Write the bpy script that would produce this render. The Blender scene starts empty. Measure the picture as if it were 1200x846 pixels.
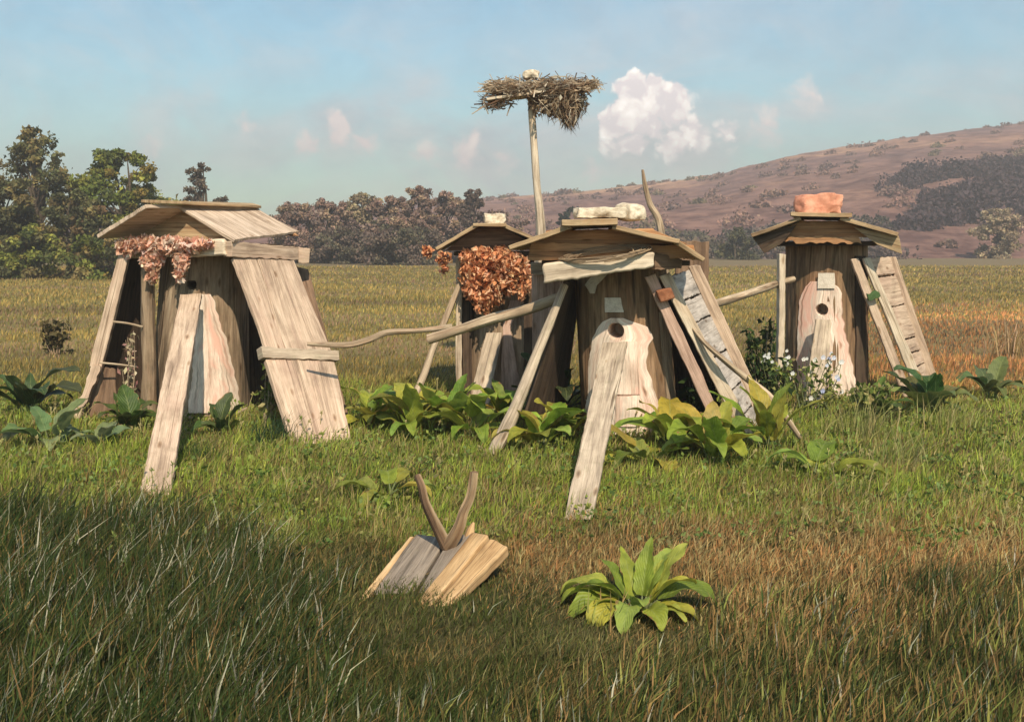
import bpy, math, random
import numpy as np
from mathutils import Vector, noise as mnoise
random.seed(7); RNG = np.random.default_rng(11)
sc = bpy.context.scene
COL = sc.collection
F, H, HOR = 1150.0, 1.5, 285.0

def P(px, py, Y): return Vector(((px-600)/F*Y, Y, H-(py-HOR)/F*Y))
def GY(py): return F*H/(py-HOR)
def nz(v, s=1.0, o=0.0): return mnoise.noise(Vector((v[0]*s+o, v[1]*s-o, v[2]*s+o*.37)))

# ------------------------------------------------------------------ materials
def lin(c):
    return tuple(((x/255)/12.92 if x/255 <= .04045 else ((x/255+.055)/1.055)**2.4) for x in c)
class NT:
    def __init__(s, name):
        s.m = bpy.data.materials.new(name); s.m.use_nodes = True
        s.t = s.m.node_tree; s.t.nodes.clear()
        s.out = s.t.nodes.new('ShaderNodeOutputMaterial')
    def n(s, typ, **kw):
        nd = s.t.nodes.new('ShaderNode'+typ)
        for k, v in kw.items():
            if k.startswith('i_'):
                key = k[2:]
                key = int(key) if key.isdigit() else key.replace('_', ' ')
                nd.inputs[key].default_value = v
            else: setattr(nd, k, v)
        return nd
    def l(s, a, b): s.t.links.new(a, b)
    def ramp(s, fac, stops):
        r = s.n('ValToRGB'); e = r.color_ramp.elements
        while len(e) < len(stops): e.new(.5)
        for k, (p, c) in enumerate(stops):
            e[k].position = p; e[k].color = (*c, 1)
        s.l(fac, r.inputs[0]); return r.outputs[0]
    def mix(s, fac, a, b, mode='MIX'):
        m = s.n('Mix', data_type='RGBA', blend_type=mode)
        for inp, v in ((m.inputs[0], fac), (m.inputs[6], a), (m.inputs[7], b)):
            if isinstance(v, bpy.types.NodeSocket): s.l(v, inp)
            elif isinstance(v, (int, float)): inp.default_value = v
            else: inp.default_value = (*v, 1)
        return m.outputs[2]
    def math(s, op, a, b=None, clamp=False):
        m = s.n('Math', operation=op); m.use_clamp = clamp
        for k, v in enumerate((a, b)):
            if v is None: continue
            if isinstance(v, bpy.types.NodeSocket): s.l(v, m.inputs[k])
            else: m.inputs[k].default_value = v
        return m.outputs[0]

def wood(name, light, mid, dark, stain=None, stain_amt=.0, across=22, bump=.35, moss=0.0):
    """weathered wood: uv u = metres across the grain, v = metres along it"""
    t = NT(name); uv = t.n('UVMap'); oi = t.n('ObjectInfo')
    off = t.n('VectorMath', operation='SCALE'); cb = t.n('CombineXYZ')
    t.l(oi.outputs['Random'], cb.inputs[0]); t.l(oi.outputs['Random'], cb.inputs[1]); cb.inputs[2].default_value = .3
    t.l(cb.outputs[0], off.inputs[0]); off.inputs['Scale'].default_value = 37.0
    add = t.n('VectorMath', operation='ADD'); t.l(uv.outputs[0], add.inputs[0]); t.l(off.outputs[0], add.inputs[1])
    def noi(sx, sy, det=5, rough=.6, dist=.0):
        mp = t.n('Mapping'); mp.inputs['Scale'].default_value = (sx, sy, 1)
        t.l(add.outputs[0], mp.inputs[0])
        n = t.n('TexNoise', i_Scale=1.0, i_Detail=det, i_Roughness=rough, i_Distortion=dist)
        t.l(mp.outputs[0], n.inputs['Vector']); return n.outputs[0]
    broad = noi(across, 1.3, 4, .6, .8); fine = noi(across*7, 5, 4, .7, .3)
    blot = noi(5, 3, 4, .65, .6); crack = noi(across*1.6, .9, 2, .5, .5)
    c = t.ramp(broad, [(.3, dark), (.48, mid), (.68, light)])
    c = t.mix(.5, c, t.ramp(fine, [(.34, (.34, .32, .30)), (.56, (1, 1, 1))]), 'MULTIPLY')
    c = t.mix(.75, c, t.ramp(blot, [(.3, (.6, .58, .56)), (.55, (1, 1, 1)), (.8, (1.0, 1.0, 1.0))]), 'MULTIPLY')
    if stain:
        sn = noi(6, 1.6, 4, .6, 1.0)
        mk = t.ramp(sn, [(.52, (0, 0, 0)), (.66, (1, 1, 1))])
        f = t.math('MULTIPLY', mk, stain_amt); c = t.mix(f, c, stain)
    if moss:
        mk = t.ramp(noi(9, 6, 5, .7), [(.55, (0, 0, 0)), (.7, (1, 1, 1))])
        c = t.mix(t.math('MULTIPLY', mk, moss), c, (.13, .14, .06))
    ck = t.ramp(crack, [(.27, (.22, .18, .15)), (.32, (1, 1, 1))])
    c = t.mix(.8, c, ck, 'MULTIPLY')
    mk_ = t.n('Mapping'); mk_.inputs['Scale'].default_value = (9, 3.2, 1); t.l(add.outputs[0], mk_.inputs[0])
    vk = t.n('TexVoronoi', i_Scale=1.0); vk.inputs['Randomness'].default_value = 1.0; t.l(mk_.outputs[0], vk.inputs['Vector'])
    c = t.mix(.75, c, t.ramp(vk.outputs['Distance'], [(.05, (.22, .15, .10)), (.11, (.62, .52, .42)), (.17, (1, 1, 1))]), 'MULTIPLY')
    fc2 = t.ramp(noi(across*3.2, .7, 3, .5, .8), [(.33, (.30, .25, .20)), (.37, (1, 1, 1))]); c = t.mix(.7, c, fc2, 'MULTIPLY')
    b = t.n('BsdfPrincipled'); t.l(c, b.inputs['Base Color']); b.inputs['Roughness'].default_value = .85
    b.inputs['Specular IOR Level'].default_value = .25
    hsum = t.math('ADD', t.math('MULTIPLY', broad, .6), t.math('ADD', t.math('MULTIPLY', fine, .35), ck))
    bp = t.n('Bump', i_Strength=bump, i_Distance=.012); t.l(hsum, bp.inputs['Height'])
    t.l(bp.outputs[0], b.inputs['Normal']); t.l(b.outputs[0], t.out.inputs[0])
    return t.m

def mottled(name, cols, scale=12, bump=.5, dist=.02, rough=.9):
    t = NT(name); tc = t.n('TexCoord')
    n = t.n('TexNoise', i_Scale=scale, i_Detail=7, i_Roughness=.65, i_Distortion=.6); t.l(tc.outputs['Object'], n.inputs['Vector'])
    n2 = t.n('TexNoise', i_Scale=scale*5, i_Detail=5, i_Roughness=.7); t.l(tc.outputs['Object'], n2.inputs['Vector'])
    k = len(cols)
    c = t.ramp(n.outputs[0], [(.3+.4*i/(k-1), cols[i]) for i in range(k)])
    c = t.mix(.5, c, t.ramp(n2.outputs[0], [(.35, (.55, .53, .5)), (.6, (1, 1, 1))]), 'MULTIPLY')
    b = t.n('BsdfPrincipled'); t.l(c, b.inputs['Base Color']); b.inputs['Roughness'].default_value = rough
    b.inputs['Specular IOR Level'].default_value = .2
    bp = t.n('Bump', i_Strength=bump, i_Distance=dist)
    t.l(t.math('ADD', n.outputs[0], t.math('MULTIPLY', n2.outputs[0], .4)), bp.inputs['Height'])
    t.l(bp.outputs[0], b.inputs['Normal']); t.l(b.outputs[0], t.out.inputs[0]); return t.m

def foliage(name, trans=.35, rough=.55, spec=.25, veins=False):
    """colour comes from the mesh's own per-vertex leaf colour"""
    t = NT(name); a = t.n('Attribute', attribute_name='col')
    c = a.outputs['Color']
    if veins:
        uv = t.n('UVMap'); sp = t.n('SeparateXYZ'); t.l(uv.outputs[0], sp.inputs[0])
        au = t.math('ABSOLUTE', sp.outputs[0])
        w = t.math('SUBTRACT', t.math('MULTIPLY', sp.outputs[1], 9.0), t.math('MULTIPLY', au, 4.0))
        fr = t.math('ABSOLUTE', t.math('SUBTRACT', t.math('FRACT', w), .5))
        vm = t.math('MAXIMUM', t.math('LESS_THAN', fr, .05), t.math('LESS_THAN', au, .05))
        c = t.mix(t.math('MULTIPLY', vm, .35), c, (.34, .38, .14))
        tc = t.n('TexCoord'); n = t.n('TexNoise', i_Scale=22, i_Detail=5, i_Roughness=.6); t.l(tc.outputs['Object'], n.inputs['Vector'])
        c = t.mix(.8, c, t.ramp(n.outputs[0], [(.3, (.5, .55, .45)), (.55, (1, 1, 1)), (.75, (1.0, .93, .6))]), 'MULTIPLY')
        nb_ = t.n('TexNoise', i_Scale=14, i_Detail=4, i_Roughness=.7); t.l(tc.outputs['Object'], nb_.inputs['Vector'])
        eb = t.ramp(t.math('ADD', t.math('MULTIPLY', au, .45), nb_.outputs[0]), [(.98, (0, 0, 0)), (1.0, (1, 1, 1))]); c = t.mix(t.math('MULTIPLY', eb, .85), c, (.30, .17, .06))
        bp = t.n('Bump', i_Strength=.35, i_Distance=.01); t.l(t.math('ADD', fr, n.outputs[0]), bp.inputs['Height'])
    b = t.n('BsdfPrincipled'); t.l(c, b.inputs['Base Color']); b.inputs['Roughness'].default_value = rough
    b.inputs['Specular IOR Level'].default_value = spec
    if veins: t.l(bp.outputs[0], b.inputs['Normal'])
    tr = t.n('BsdfTranslucent'); t.l(c, tr.inputs[0])
    mx = t.n('MixShader', i_0=trans); t.l(b.outputs[0], mx.inputs[1]); t.l(tr.outputs[0], mx.inputs[2])
    t.l(mx.outputs[0], t.out.inputs[0]); return t.m

M = {}
M['plank'] = wood('weathered_plank', (.68, .52, .38), (.54, .395, .28), (.30, .21, .15), (.55, .36, .27), .35)
M['grey'] = wood('grey_plank', (.60, .49, .36), (.47, .37, .27), (.22, .175, .13), moss=.3)
M['twig'] = wood('thin_brown_twigs', (.46, .34, .21), (.26, .18, .11), (.08, .05, .03), across=40); M['oldgrey'] = wood('silver_grey_slab', (.36, .29, .22), (.25, .20, .155), (.10, .08, .06), moss=.2, bump=.8)
M['forkbark'] = wood('fork_bark', (.55, .40, .24), (.26, .16, .09), (.10, .06, .035), (.62, .48, .30), .4, across=10, bump=.8)
M['white'] = wood('pale_hewn_wood', (.78, .67, .51), (.64, .52, .38), (.36, .27, .19), (.55, .38, .24), .35, across=14, bump=.6)
M['pale'] = wood('pale_barked_face', (.93, .80, .66), (.86, .68, .54), (.60, .40, .30), (.76, .42, .32), .85, across=16)
M['roof'] = wood('roof_board', (.56, .41, .24), (.42, .29, .165), (.20, .13, .075), (.36, .17, .07), .35, moss=.2)
M['rooftan'] = wood('tan_roof_board', (.70, .55, .42), (.58, .44, .32), (.34, .24, .165))
M['gable'] = wood('brown_gable_board', (.56, .31, .15), (.42, .22, .105), (.20, .11, .055), (.42, .17, .06), .5)
M['dark'] = wood('old_board_and_painted_shade', (.13, .085, .055), (.085, .055, .035), (.035, .025, .018), moss=.2)  # dark tone also stands in for shade inside and beside the hives
M['brown'] = wood('brown_board', (.30, .19, .12), (.21, .13, .08), (.10, .06, .04))
M['bark'] = wood('log_bark', (.42, .27, .16), (.27, .165, .09), (.08, .05, .03), (.22, .10, .05), .4, across=16, bump=.9, moss=.25)
M['barkgrey'] = wood('grey_log_bark', (.44, .33, .22), (.31, .22, .14), (.09, .065, .045), (.20, .11, .06), .4, across=12, bump=.9, moss=.2)
M['branch'] = wood('peeled_branch', (.60, .48, .34), (.43, .32, .21), (.18, .12, .08), (.30, .16, .09), .5, across=14)
M['orange'] = wood('fresh_split_wood', (.66, .45, .24), (.55, .35, .17), (.32, .18, .08), across=18)
M['slate'] = wood('grey_lilac_board', (.66, .58, .50), (.54, .47, .405), (.26, .23, .20), across=9)
M['pinkw'] = wood('pinkish_board', (.66, .46, .36), (.55, .37, .28), (.34, .21, .15))
M['paper'] = mottled('weathered_paper', [(.50, .42, .33), (.68, .59, .48), (.74, .66, .55)], 20, .2, .004)
M['cream'] = mottled('cream_stone', [(.46, .37, .26), (.64, .54, .40), (.74, .66, .52)], 9, .5, .012)
M['red'] = mottled('red_brick_stone', [(.55, .21, .13), (.68, .31, .20), (.80, .45, .31)], 4, .5, .012)
M['rust'] = mottled('rust_leather', [(.16, .06, .03), (.30, .12, .06), (.36, .17, .09)], 18, .5, .01)
M['grassm'] = foliage('grass_blades', .3, .6, .2)
M['leafm'] = foliage('burdock_leaf', .35, .5, .3, veins=True)
M['treem'] = foliage('tree_leaves', .25, .8, .1)
M['drym'] = foliage('dried_leaves', .38, .85, .1)

# ------------------------------------------------------------------ object helpers
WL = {}
def setp(o, label=None, cat=None, group=None, kind=None):
    if label: o['label'] = label
    if cat: o['category'] = cat
    if group: o['group'] = group
    if kind: o['kind'] = kind
    return o
def thing(name, label, cat, loc, group=None):
    o = bpy.data.objects.new(name, None); COL.objects.link(o); o.empty_display_size = .2
    o.location = loc; WL[o.name] = Vector(loc)
    return setp(o, label, cat, group)
def build(name, V, Fc, mat, UV=None, parent=None, smooth=True, bevel=0):
    V = [Vector(v) for v in V]
    if parent: loc = WL[parent.name]
    else:
        zmin = min(v.z for v in V); lo = [v for v in V if v.z < zmin+.05]
        loc = Vector((sum(v.x for v in lo)/len(lo), sum(v.y for v in lo)/len(lo), zmin))
    me = bpy.data.meshes.new(name)
    me.from_pydata([tuple(v-loc) for v in V], [], Fc); me.validate()
    if UV and len(UV) == len(V):
        ul = me.uv_layers.new(name='UVMap')
        vi = np.empty(len(me.loops), dtype=np.int32); me.loops.foreach_get('vertex_index', vi)
        ul.data.foreach_set('uv', np.array(UV, dtype=np.float32)[vi].ravel())
    me.materials.append(mat)
    if smooth: me.polygons.foreach_set('use_smooth', [True]*len(me.polygons))
    o = bpy.data.objects.new(name, me); COL.objects.link(o)
    if parent: o.parent = parent
    else: o.location = loc
    WL[o.name] = loc.copy()
    if smooth:
        try: me.set_sharp_from_angle(angle=math.radians(42))
        except Exception: pass
    if bevel:
        b = o.modifiers.new('bevel', 'BEVEL'); b.width = bevel; b.segments = 2; b.limit_method = 'ANGLE'; b.angle_limit = math.radians(42)
    return o
def npmesh(name, verts, faces_flat, loop_tot, cols, mat, loc=(0, 0, 0), uv=None, parent=None, smooth=False):
    """verts (n,3) array, faces given as flat indices + per-face sizes, cols (n,3)"""
    me = bpy.data.meshes.new(name)
    if parent is not None: loc = tuple(WL[parent.name])
    verts = verts - np.array(loc)
    me.vertices.add(len(verts)); me.vertices.foreach_set('co', verts.astype(np.float32).ravel())
    me.loops.add(len(faces_flat)); me.loops.foreach_set('vertex_index', faces_flat.astype(np.int32))
    me.polygons.add(len(loop_tot))
    st = np.concatenate([[0], np.cumsum(loop_tot)[:-1]]).astype(np.int32)
    me.polygons.foreach_set('loop_start', st); me.polygons.foreach_set('loop_total', loop_tot.astype(np.int32))
    if smooth: me.polygons.foreach_set('use_smooth', np.ones(len(loop_tot), dtype=bool))
    me.update(calc_edges=True)
    if cols is not None:
        ca = me.color_attributes.new(name='col', type='FLOAT_COLOR', domain='POINT')
        c4 = np.ones((len(verts), 4), dtype=np.float32); c4[:, :3] = cols; ca.data.foreach_set('color', c4.ravel())
    if uv is not None:
        ul = me.uv_layers.new(name='UVMap'); ul.data.foreach_set('uv', uv[faces_flat].astype(np.float32).ravel())
    me.materials.append(mat)
    o = bpy.data.objects.new(name, me); COL.objects.link(o)
    if parent is not None: o.parent = parent
    else: o.location = loc
    WL[o.name] = Vector(loc); return o

def grid_solid(front, back, us, vs, swap=False):
    nv, nu = len(front), len(front[0]); V = []; UV = []
    for g, du in ((front, 0), (back, .013)):
        for i in range(nv):
            for j in range(nu):
                V.append(g[i][j]); UV.append((vs[i], us[j]+du) if swap else (us[j]+du, vs[i]))
    N = nv*nu; Fc = []
    for i in range(nv-1):
        for j in range(nu-1):
            a = i*nu+j; b = a+1; c = a+nu+1; d = a+nu
            Fc.append((a, d, c, b)); Fc.append((N+a, N+b, N+c, N+d))
    # sides, own vertices so the edge grain runs along
    def strip(idx, along):
        base = len(V)
        for k, q in enumerate(idx):
            s = vs[q//nu] if along == 'v' else us[q % nu]
            for w, off in ((q, 0), (N+q, .03)):
                V.append(V[w]); UV.append((off+.5, s) if (along == 'v') != swap else (s, off+.5) if not swap else (s, off+.5))
        for k in range(len(idx)-1):
            a = base+2*k; Fc.append((a, a+1, a+3, a+2))
    strip([j for j in range(nu)], 'u'); strip([(nv-1)*nu+j for j in range(nu-1, -1, -1)], 'u')
    strip([i*nu for i in range(nv-1, -1, -1)], 'v'); strip([i*nu+nu-1 for i in range(nv)], 'v')
    # weld by rounding
    return V, UV, Fc
import bmesh
def weld_recalc(o):
    me = o.data; bm = bmesh.new(); bm.from_mesh(me)
    bmesh.ops.remove_doubles(bm, verts=bm.verts, dist=1e-5)
    bmesh.ops.recalc_face_normals(bm, faces=bm.faces); bm.to_mesh(me); bm.free()
    try: me.set_sharp_from_angle(angle=math.radians(42))
    except Exception: pass

def slab(name, c, thick, mat, parent=None, label=None, cat=None, group=None, swap=False, edge=.0032, warp=.006, face=None, seed=None, bevel=.004, ragged=.012, bow=0.0):
    """plank between four corners TL,TR,BR,BL; grain runs TL->BL (swap: TL->TR)"""
    TL, TR, BR, BL = [Vector(q) for q in c]
    n = ((TR-TL).cross(BL-TL)+(TR-BR).cross(TR-BR)).normalized()
    ctr = (TL+TR+BR+BL)/4
    tgt = face if face is not None else (Vector((0, 0, H))-ctr)
    if n.dot(Vector(tgt)) < 0: n = -n
    W = ((TR-TL).length+(BR-BL).length)/2; L = ((BL-TL).length+(BR-TR).length)/2
    nu = max(3, min(24, int(W/.03)+2)); nv = max(3, min(70, int(L/.03)+2))
    sd = seed if seed is not None else random.random()*50
    fr, bk = [], []
    du = (TR-TL).normalized(); dv = (BL-TL).normalized()
    for i in range(nv):
        v = i/(nv-1); rf, rb = [], []
        for j in range(nu):
            u = j/(nu-1)
            p = TL.lerp(TR, u).lerp(BL.lerp(BR, u), v)
            if j in (0, nu-1):
                k = (2.5 if not swap else 40)
                p = p+du*(nz((j*3.1, v*L*3, 0), 1, sd)*edge*2+nz((j, v*L*14, 5), 1, sd)*edge*1.6)
            if i in (0, nv-1) :
                p = p+dv*(nz((i*1.3, u*W*22, 0), 1, sd)*ragged)
            wv = nz((u*W*2, v*L*1.6, 1), 1, sd)*warp*2+nz((u*W*14, v*L*3, 2), 1, sd)*warp*.5 + bow*math.sin(v*math.pi)
            rf.append(p+n*wv); rb.append(p+n*(wv-thick*(1+.2*nz((v*L*3, u, 9), 1, sd))))
        fr.append(rf); bk.append(rb)
    V, UV, Fc = grid_solid(fr, bk, [W*j/(nu-1) for j in range(nu)], [L*i/(nv-1) for i in range(nv)], swap)
    o = build(name, V, Fc, mat, UV, parent, bevel=bevel); weld_recalc(o)
    return setp(o, label, cat, group)

def smooth_path(pts, rad, per=6):
    if len(pts) == 2:
        n = max(2, int((pts[1]-pts[0]).length/.06)); return [pts[0].lerp(pts[1], k/n) for k in range(n+1)], [rad[0]+(rad[1]-rad[0])*k/n for k in range(n+1)]
    q = [pts[0]*2-pts[1]]+pts+[pts[-1]*2-pts[-2]]; out = []; R = []
    for i in range(1, len(q)-2):
        for s in range(per):
            t = s/per; a, b, c, d = q[i-1:i+3]
            out.append(.5*((2*b)+(c-a)*t+(2*a-5*b+4*c-d)*t*t+(3*b-a-3*c+d)*t**3)); R.append(rad[i-1]+(rad[i]-rad[i-1])*t)
    out.append(pts[-1]); R.append(rad[-1]); return out, R
def tube_geo(pts, rad, seg=12, rough=.1, per=6, sd=0.0, wob=0.0):
    pts = [Vector(p) for p in pts]; pts, rad = smooth_path(pts, rad, per)
    if wob: pts = [p+Vector((nz(p, 5, sd), nz(p, 5, sd+9), nz(p, 5, sd+17)))*wob for p in pts]
    V, UV, Fc = [], [], []; up = Vector((0.13, .2, 1)).normalized(); ln = 0; n = len(pts)
    t0 = (pts[1]-pts[0]).normalized(); x = t0.cross(up)
    if x.length < .2: x = t0.cross(Vector((1, 0, 0)))
    x.normalize()
    for i, p in enumerate(pts):
        t = (pts[min(i+1, n-1)]-pts[max(i-1, 0)]).normalized()
        x = (x-t*x.dot(t)).normalized(); y = t.cross(x)
        if i: ln += (p-pts[i-1]).length
        for k in range(seg+1):
            a = 2*math.pi*(k % seg)/seg
            r = rad[i]*(1+rough*nz((math.cos(a)*1.4, math.sin(a)*1.4, ln*3/max(.05, 1)), 1, sd)*1.6)
            V.append(p+(x*math.cos(a)+y*math.sin(a))*r); UV.append((2*math.pi*k/seg*max(rad), ln))
    w = seg+1
    for i in range(n-1):
        for k in range(seg):
            a = i*w+k; Fc.append((a, a+1, a+w+1, a+w))
    for ci, i in ((0, 0), (1, n-1)):
        b = len(V); V.append(pts[i]); UV.append((0, 0))
        for k in range(seg): V.append(V[i*w+k]); UV.append((.05*math.cos(k), .05*math.sin(k)))
        for k in range(seg):
            a, c = b+1+k, b+1+(k+1) % seg
            Fc.append((b, c, a) if ci == 0 else (b, a, c))
    return V, UV, Fc
def tube(name, pts, rad, mat, parent=None, label=None, cat=None, group=None, seg=12, rough=.12, per=6, wob=0.0):
    V, UV, Fc = tube_geo(pts, rad, seg, rough, per, random.random()*40, wob)
    o = build(name, V, Fc, mat, UV, parent); weld_recalc(o); return setp(o, label, cat, group)
def join_geo(parts):
    V, UV, Fc = [], [], []
    for v, u, f in parts:
        b = len(V); V += v; UV += u; Fc += [tuple(i+b for i in q) for q in f]
    return V, UV, Fc

def rock(name, ctr, size, mat, seed, parent=None, label=None, cat=None, cut=.8, rot=0):
    bm = bmesh.new(); bmesh.ops.create_icosphere(bm, subdivisions=5, radius=1)
    V = []
    for v in bm.verts:
        p = v.co.copy()
        m = max(abs(p.x), abs(p.y), abs(p.z)); p = p.lerp(p/m, cut)   # blocky
        q = Vector((p.x*size[0], p.y*size[1], p.z*size[2]))/max(size)
        p *= 1+.22*nz(q, 1.3, seed)+.09*nz(q, 3.2, seed+4)+.022*nz(q, 11, seed+8)
        x, y = p.x*size[0], p.y*size[1]
        V.append(Vector((x*math.cos(rot)-y*math.sin(rot), x*math.sin(rot)+y*math.cos(rot), p.z*size[2]))+Vector(ctr))
    Fc = [tuple(v.index for v in f.verts) for f in bm.faces]; bm.free()
    o = build(name, V, Fc, mat, None, parent); return setp(o, label, cat)

# ---- card leaves (folded rhombs), vectorised
def leaf_cards(C, size, cols, droop=None, aspect=1.6, flat=False, crumple=0):
    n = len(C); C = np.asarray(C, float)
    d = RNG.normal(size=(n, 3))
    if droop is not None: d += np.array(droop)
    d /= np.linalg.norm(d, axis=1)[:, None]
    s = RNG.normal(size=(n, 3)); s -= (s*d).sum(1)[:, None]*d; s /= np.linalg.norm(s, axis=1)[:, None]
    u = np.cross(d, s); sz = (np.ones(n)*size if np.isscalar(size) else size)[:, None]
    L = d*sz*aspect*.5; S = s*sz*.5; U = u*sz*(.0 if flat else .22)
    if crumple: U = u*sz*RNG.uniform(-crumple, crumple, (n, 1)); S = S*RNG.uniform(.5, 1.2, (n, 1)); L = L+u*sz*RNG.uniform(-.3, .3, (n, 1))
    V = np.stack([C-L, C+S*.9-L*.15+U, C+L, C-S*.9+L*.1+U, ], 1).reshape(-1, 3)
    k = np.arange(n)[:, None]*4
    Fi = np.concatenate([k, k+1, k+2, k, k+2, k+3], 1).ravel()
    return V, Fi, np.full(n*2, 3), np.repeat(cols, 4, axis=0)
def jitter_cols(base, n, amt=.25, hue=.08):
    base = np.array(base)
    if base.ndim == 1: base = np.repeat(base[None], n, 0)
    k = 1+RNG.uniform(-amt, amt, (n, 1)); h = 1+RNG.uniform(-hue, hue, (n, 3)); return np.clip(base*k*h, .003, 1)

# ------------------------------------------------------------------ noise for placing colours
_g = RNG.random((256, 256))
def vnoise(x, y, s=1.0, o=0):
    x = np.asarray(x)*s+o*17.3+500; y = np.asarray(y)*s+o*9.1+500
    xi = np.floor(x).astype(int); yi = np.floor(y).astype(int); fx = x-xi; fy = y-yi
    fx = fx*fx*(3-2*fx); fy = fy*fy*(3-2*fy)
    g = lambda a, b: _g[a % 256, b % 256]
    return (g(xi, yi)*(1-fx)+g(xi+1, yi)*fx)*(1-fy)+(g(xi, yi+1)*(1-fx)+g(xi+1, yi+1)*fx)*fy
def fbm(x, y, s=1.0, o=0): return .55*vnoise(x, y, s, o)+.3*vnoise(x, y, s*2.3, o+1)+.15*vnoise(x, y, s*5.1, o+2)
def gz(x, y):
    x = np.asarray(x, float); y = np.asarray(y, float)
    near = np.clip(1-np.abs(y-8)/40, 0, 1)
    return (fbm(x, y, .9, 3)-.5)*.07*near
def sstep(a, b, x): t = np.clip((x-a)/(b-a), 0, 1); return t*t*(3-2*t)

# ------------------------------------------------------------------ ground
def sgn_pow(n, k, lim):
    t = np.linspace(-1, 1, n); return np.sign(t)*(np.abs(t)**k)*lim
xs = sgn_pow(181, 3.2, 700); ys = np.concatenate([[-60, -20, -5, 0, 1.5], np.linspace(2.5, 16, 130), 16+(np.linspace(0, 1, 60)[1:]**2.5)*540])
X, Yg = np.meshgrid(xs, ys); Z = gz(X, Yg)
V = np.stack([X, Yg, Z], -1).reshape(-1, 3); nx, ny = len(xs), len(ys)
i, j = np.meshgrid(np.arange(ny-1), np.arange(nx-1), indexing='ij'); a = (i*nx+j).ravel()
Fi = np.stack([a, a+1, a+nx+1, a+nx], 1).ravel()
t = NT('meadow_soil'); tc = t.n('TexCoord')
n1 = t.n('TexNoise', i_Scale=.35, i_Detail=8, i_Roughness=.6); t.l(tc.outputs['Object'], n1.inputs['Vector'])
n2 = t.n('TexNoise', i_Scale=6.0, i_Detail=6, i_Roughness=.7); t.l(tc.outputs['Object'], n2.inputs['Vector'])
mp = t.n('Mapping'); mp.inputs['Scale'].default_value = (.03, .12, 1); t.l(tc.outputs['Object'], mp.inputs[0])
n3 = t.n('TexNoise', i_Scale=1.0, i_Detail=6, i_Roughness=.6); t.l(mp.outputs[0], n3.inputs['Vector'])
sp = t.n('SeparateXYZ'); t.l(tc.outputs['Object'], sp.inputs[0])
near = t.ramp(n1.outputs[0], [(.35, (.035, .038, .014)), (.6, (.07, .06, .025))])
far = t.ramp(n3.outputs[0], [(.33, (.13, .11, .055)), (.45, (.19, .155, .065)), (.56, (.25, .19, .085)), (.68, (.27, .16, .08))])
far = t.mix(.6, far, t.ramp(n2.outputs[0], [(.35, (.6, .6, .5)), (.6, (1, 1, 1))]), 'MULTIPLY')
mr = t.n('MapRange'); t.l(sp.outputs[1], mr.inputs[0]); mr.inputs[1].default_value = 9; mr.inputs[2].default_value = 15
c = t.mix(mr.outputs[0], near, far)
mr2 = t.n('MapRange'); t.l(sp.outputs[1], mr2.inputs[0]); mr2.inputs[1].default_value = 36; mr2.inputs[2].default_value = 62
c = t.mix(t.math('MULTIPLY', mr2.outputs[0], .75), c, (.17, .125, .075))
b = t.n('BsdfPrincipled'); t.l(c, b.inputs['Base Color']); b.inputs['Roughness'].default_value = .95; b.inputs['Specular IOR Level'].default_value = .1
bp = t.n('Bump', i_Strength=.8, i_Distance=.05); t.l(n2.outputs[0], bp.inputs['Height']); t.l(bp.outputs[0], b.inputs['Normal'])
t.l(b.outputs[0], t.out.inputs[0])
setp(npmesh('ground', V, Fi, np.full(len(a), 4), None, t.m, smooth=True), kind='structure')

# ------------------------------------------------------------------ hills
sky_px = [-1200, 0, 240, 320, 420, 520, 600, 650, 700, 760, 840, 870, 920, 1000, 1040, 1100, 1150, 1200, 1400, 1900]
sky_py = [270, 268, 265, 260, 247, 238, 234, 231, 227, 221, 211, 203, 191, 177, 171, 163, 157, 153, 142, 150]
CR = 300.0
def hz(x, y):
    px = 600+F*x/np.maximum(y, 60)
    py = np.interp(px, sky_px, sky_py)
    top = H+(HOR-py)/F*CR
    s = sstep(95, CR, y); s = s*.82+.18*sstep(90, 150, y)
    hgt = top*s*(1+.10*(fbm(x, y, .02, 5)-.5)*(1-sstep(230, 300, y)))
    bk = 1-.5*sstep(CR, 520, y)
    return hgt*bk-.6*(1-sstep(80, 110, y))
th = np.linspace(-1.45, 1.45, 350); yr = np.concatenate([np.linspace(84, CR, 90), np.linspace(CR+8, 520, 20)])
TT, YY = np.meshgrid(th, yr); XX = TT*YY*.95
ZZ = hz(XX, YY)+(fbm(XX, YY, .11, 8)-.5)*1.6*sstep(100, 160, YY)
V = np.stack([XX, YY, ZZ], -1).reshape(-1, 3); ny, nx = XX.shape
i, j = np.meshgrid(np.arange(ny-1), np.arange(nx-1), indexing='ij'); a = (i*nx+j).ravel()
Fi = np.stack([a, a+1, a+nx+1, a+nx], 1).ravel()
t = NT('heath_hillside'); tc = t.n('TexCoord')
mp = t.n('Mapping'); mp.inputs['Scale'].default_value = (.012, .012, .09); t.l(tc.outputs['Object'], mp.inputs[0])
n1 = t.n('TexNoise', i_Scale=1, i_Detail=8, i_Roughness=.62, i_Distortion=.8); t.l(mp.outputs[0], n1.inputs['Vector'])
n2 = t.n('TexNoise', i_Scale=.22, i_Detail=7, i_Roughness=.7); t.l(tc.outputs['Object'], n2.inputs['Vector'])
c = t.ramp(n1.outputs[0], [(.33, (.14, .088, .085)), (.45, (.24, .135, .118)), (.55, (.32, .175, .13)), (.66, (.52, .30, .18)), (.75, (.28, .23, .14))])
sp = t.n('SeparateXYZ'); t.l(tc.outputs['Object'], sp.inputs[0])
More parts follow.
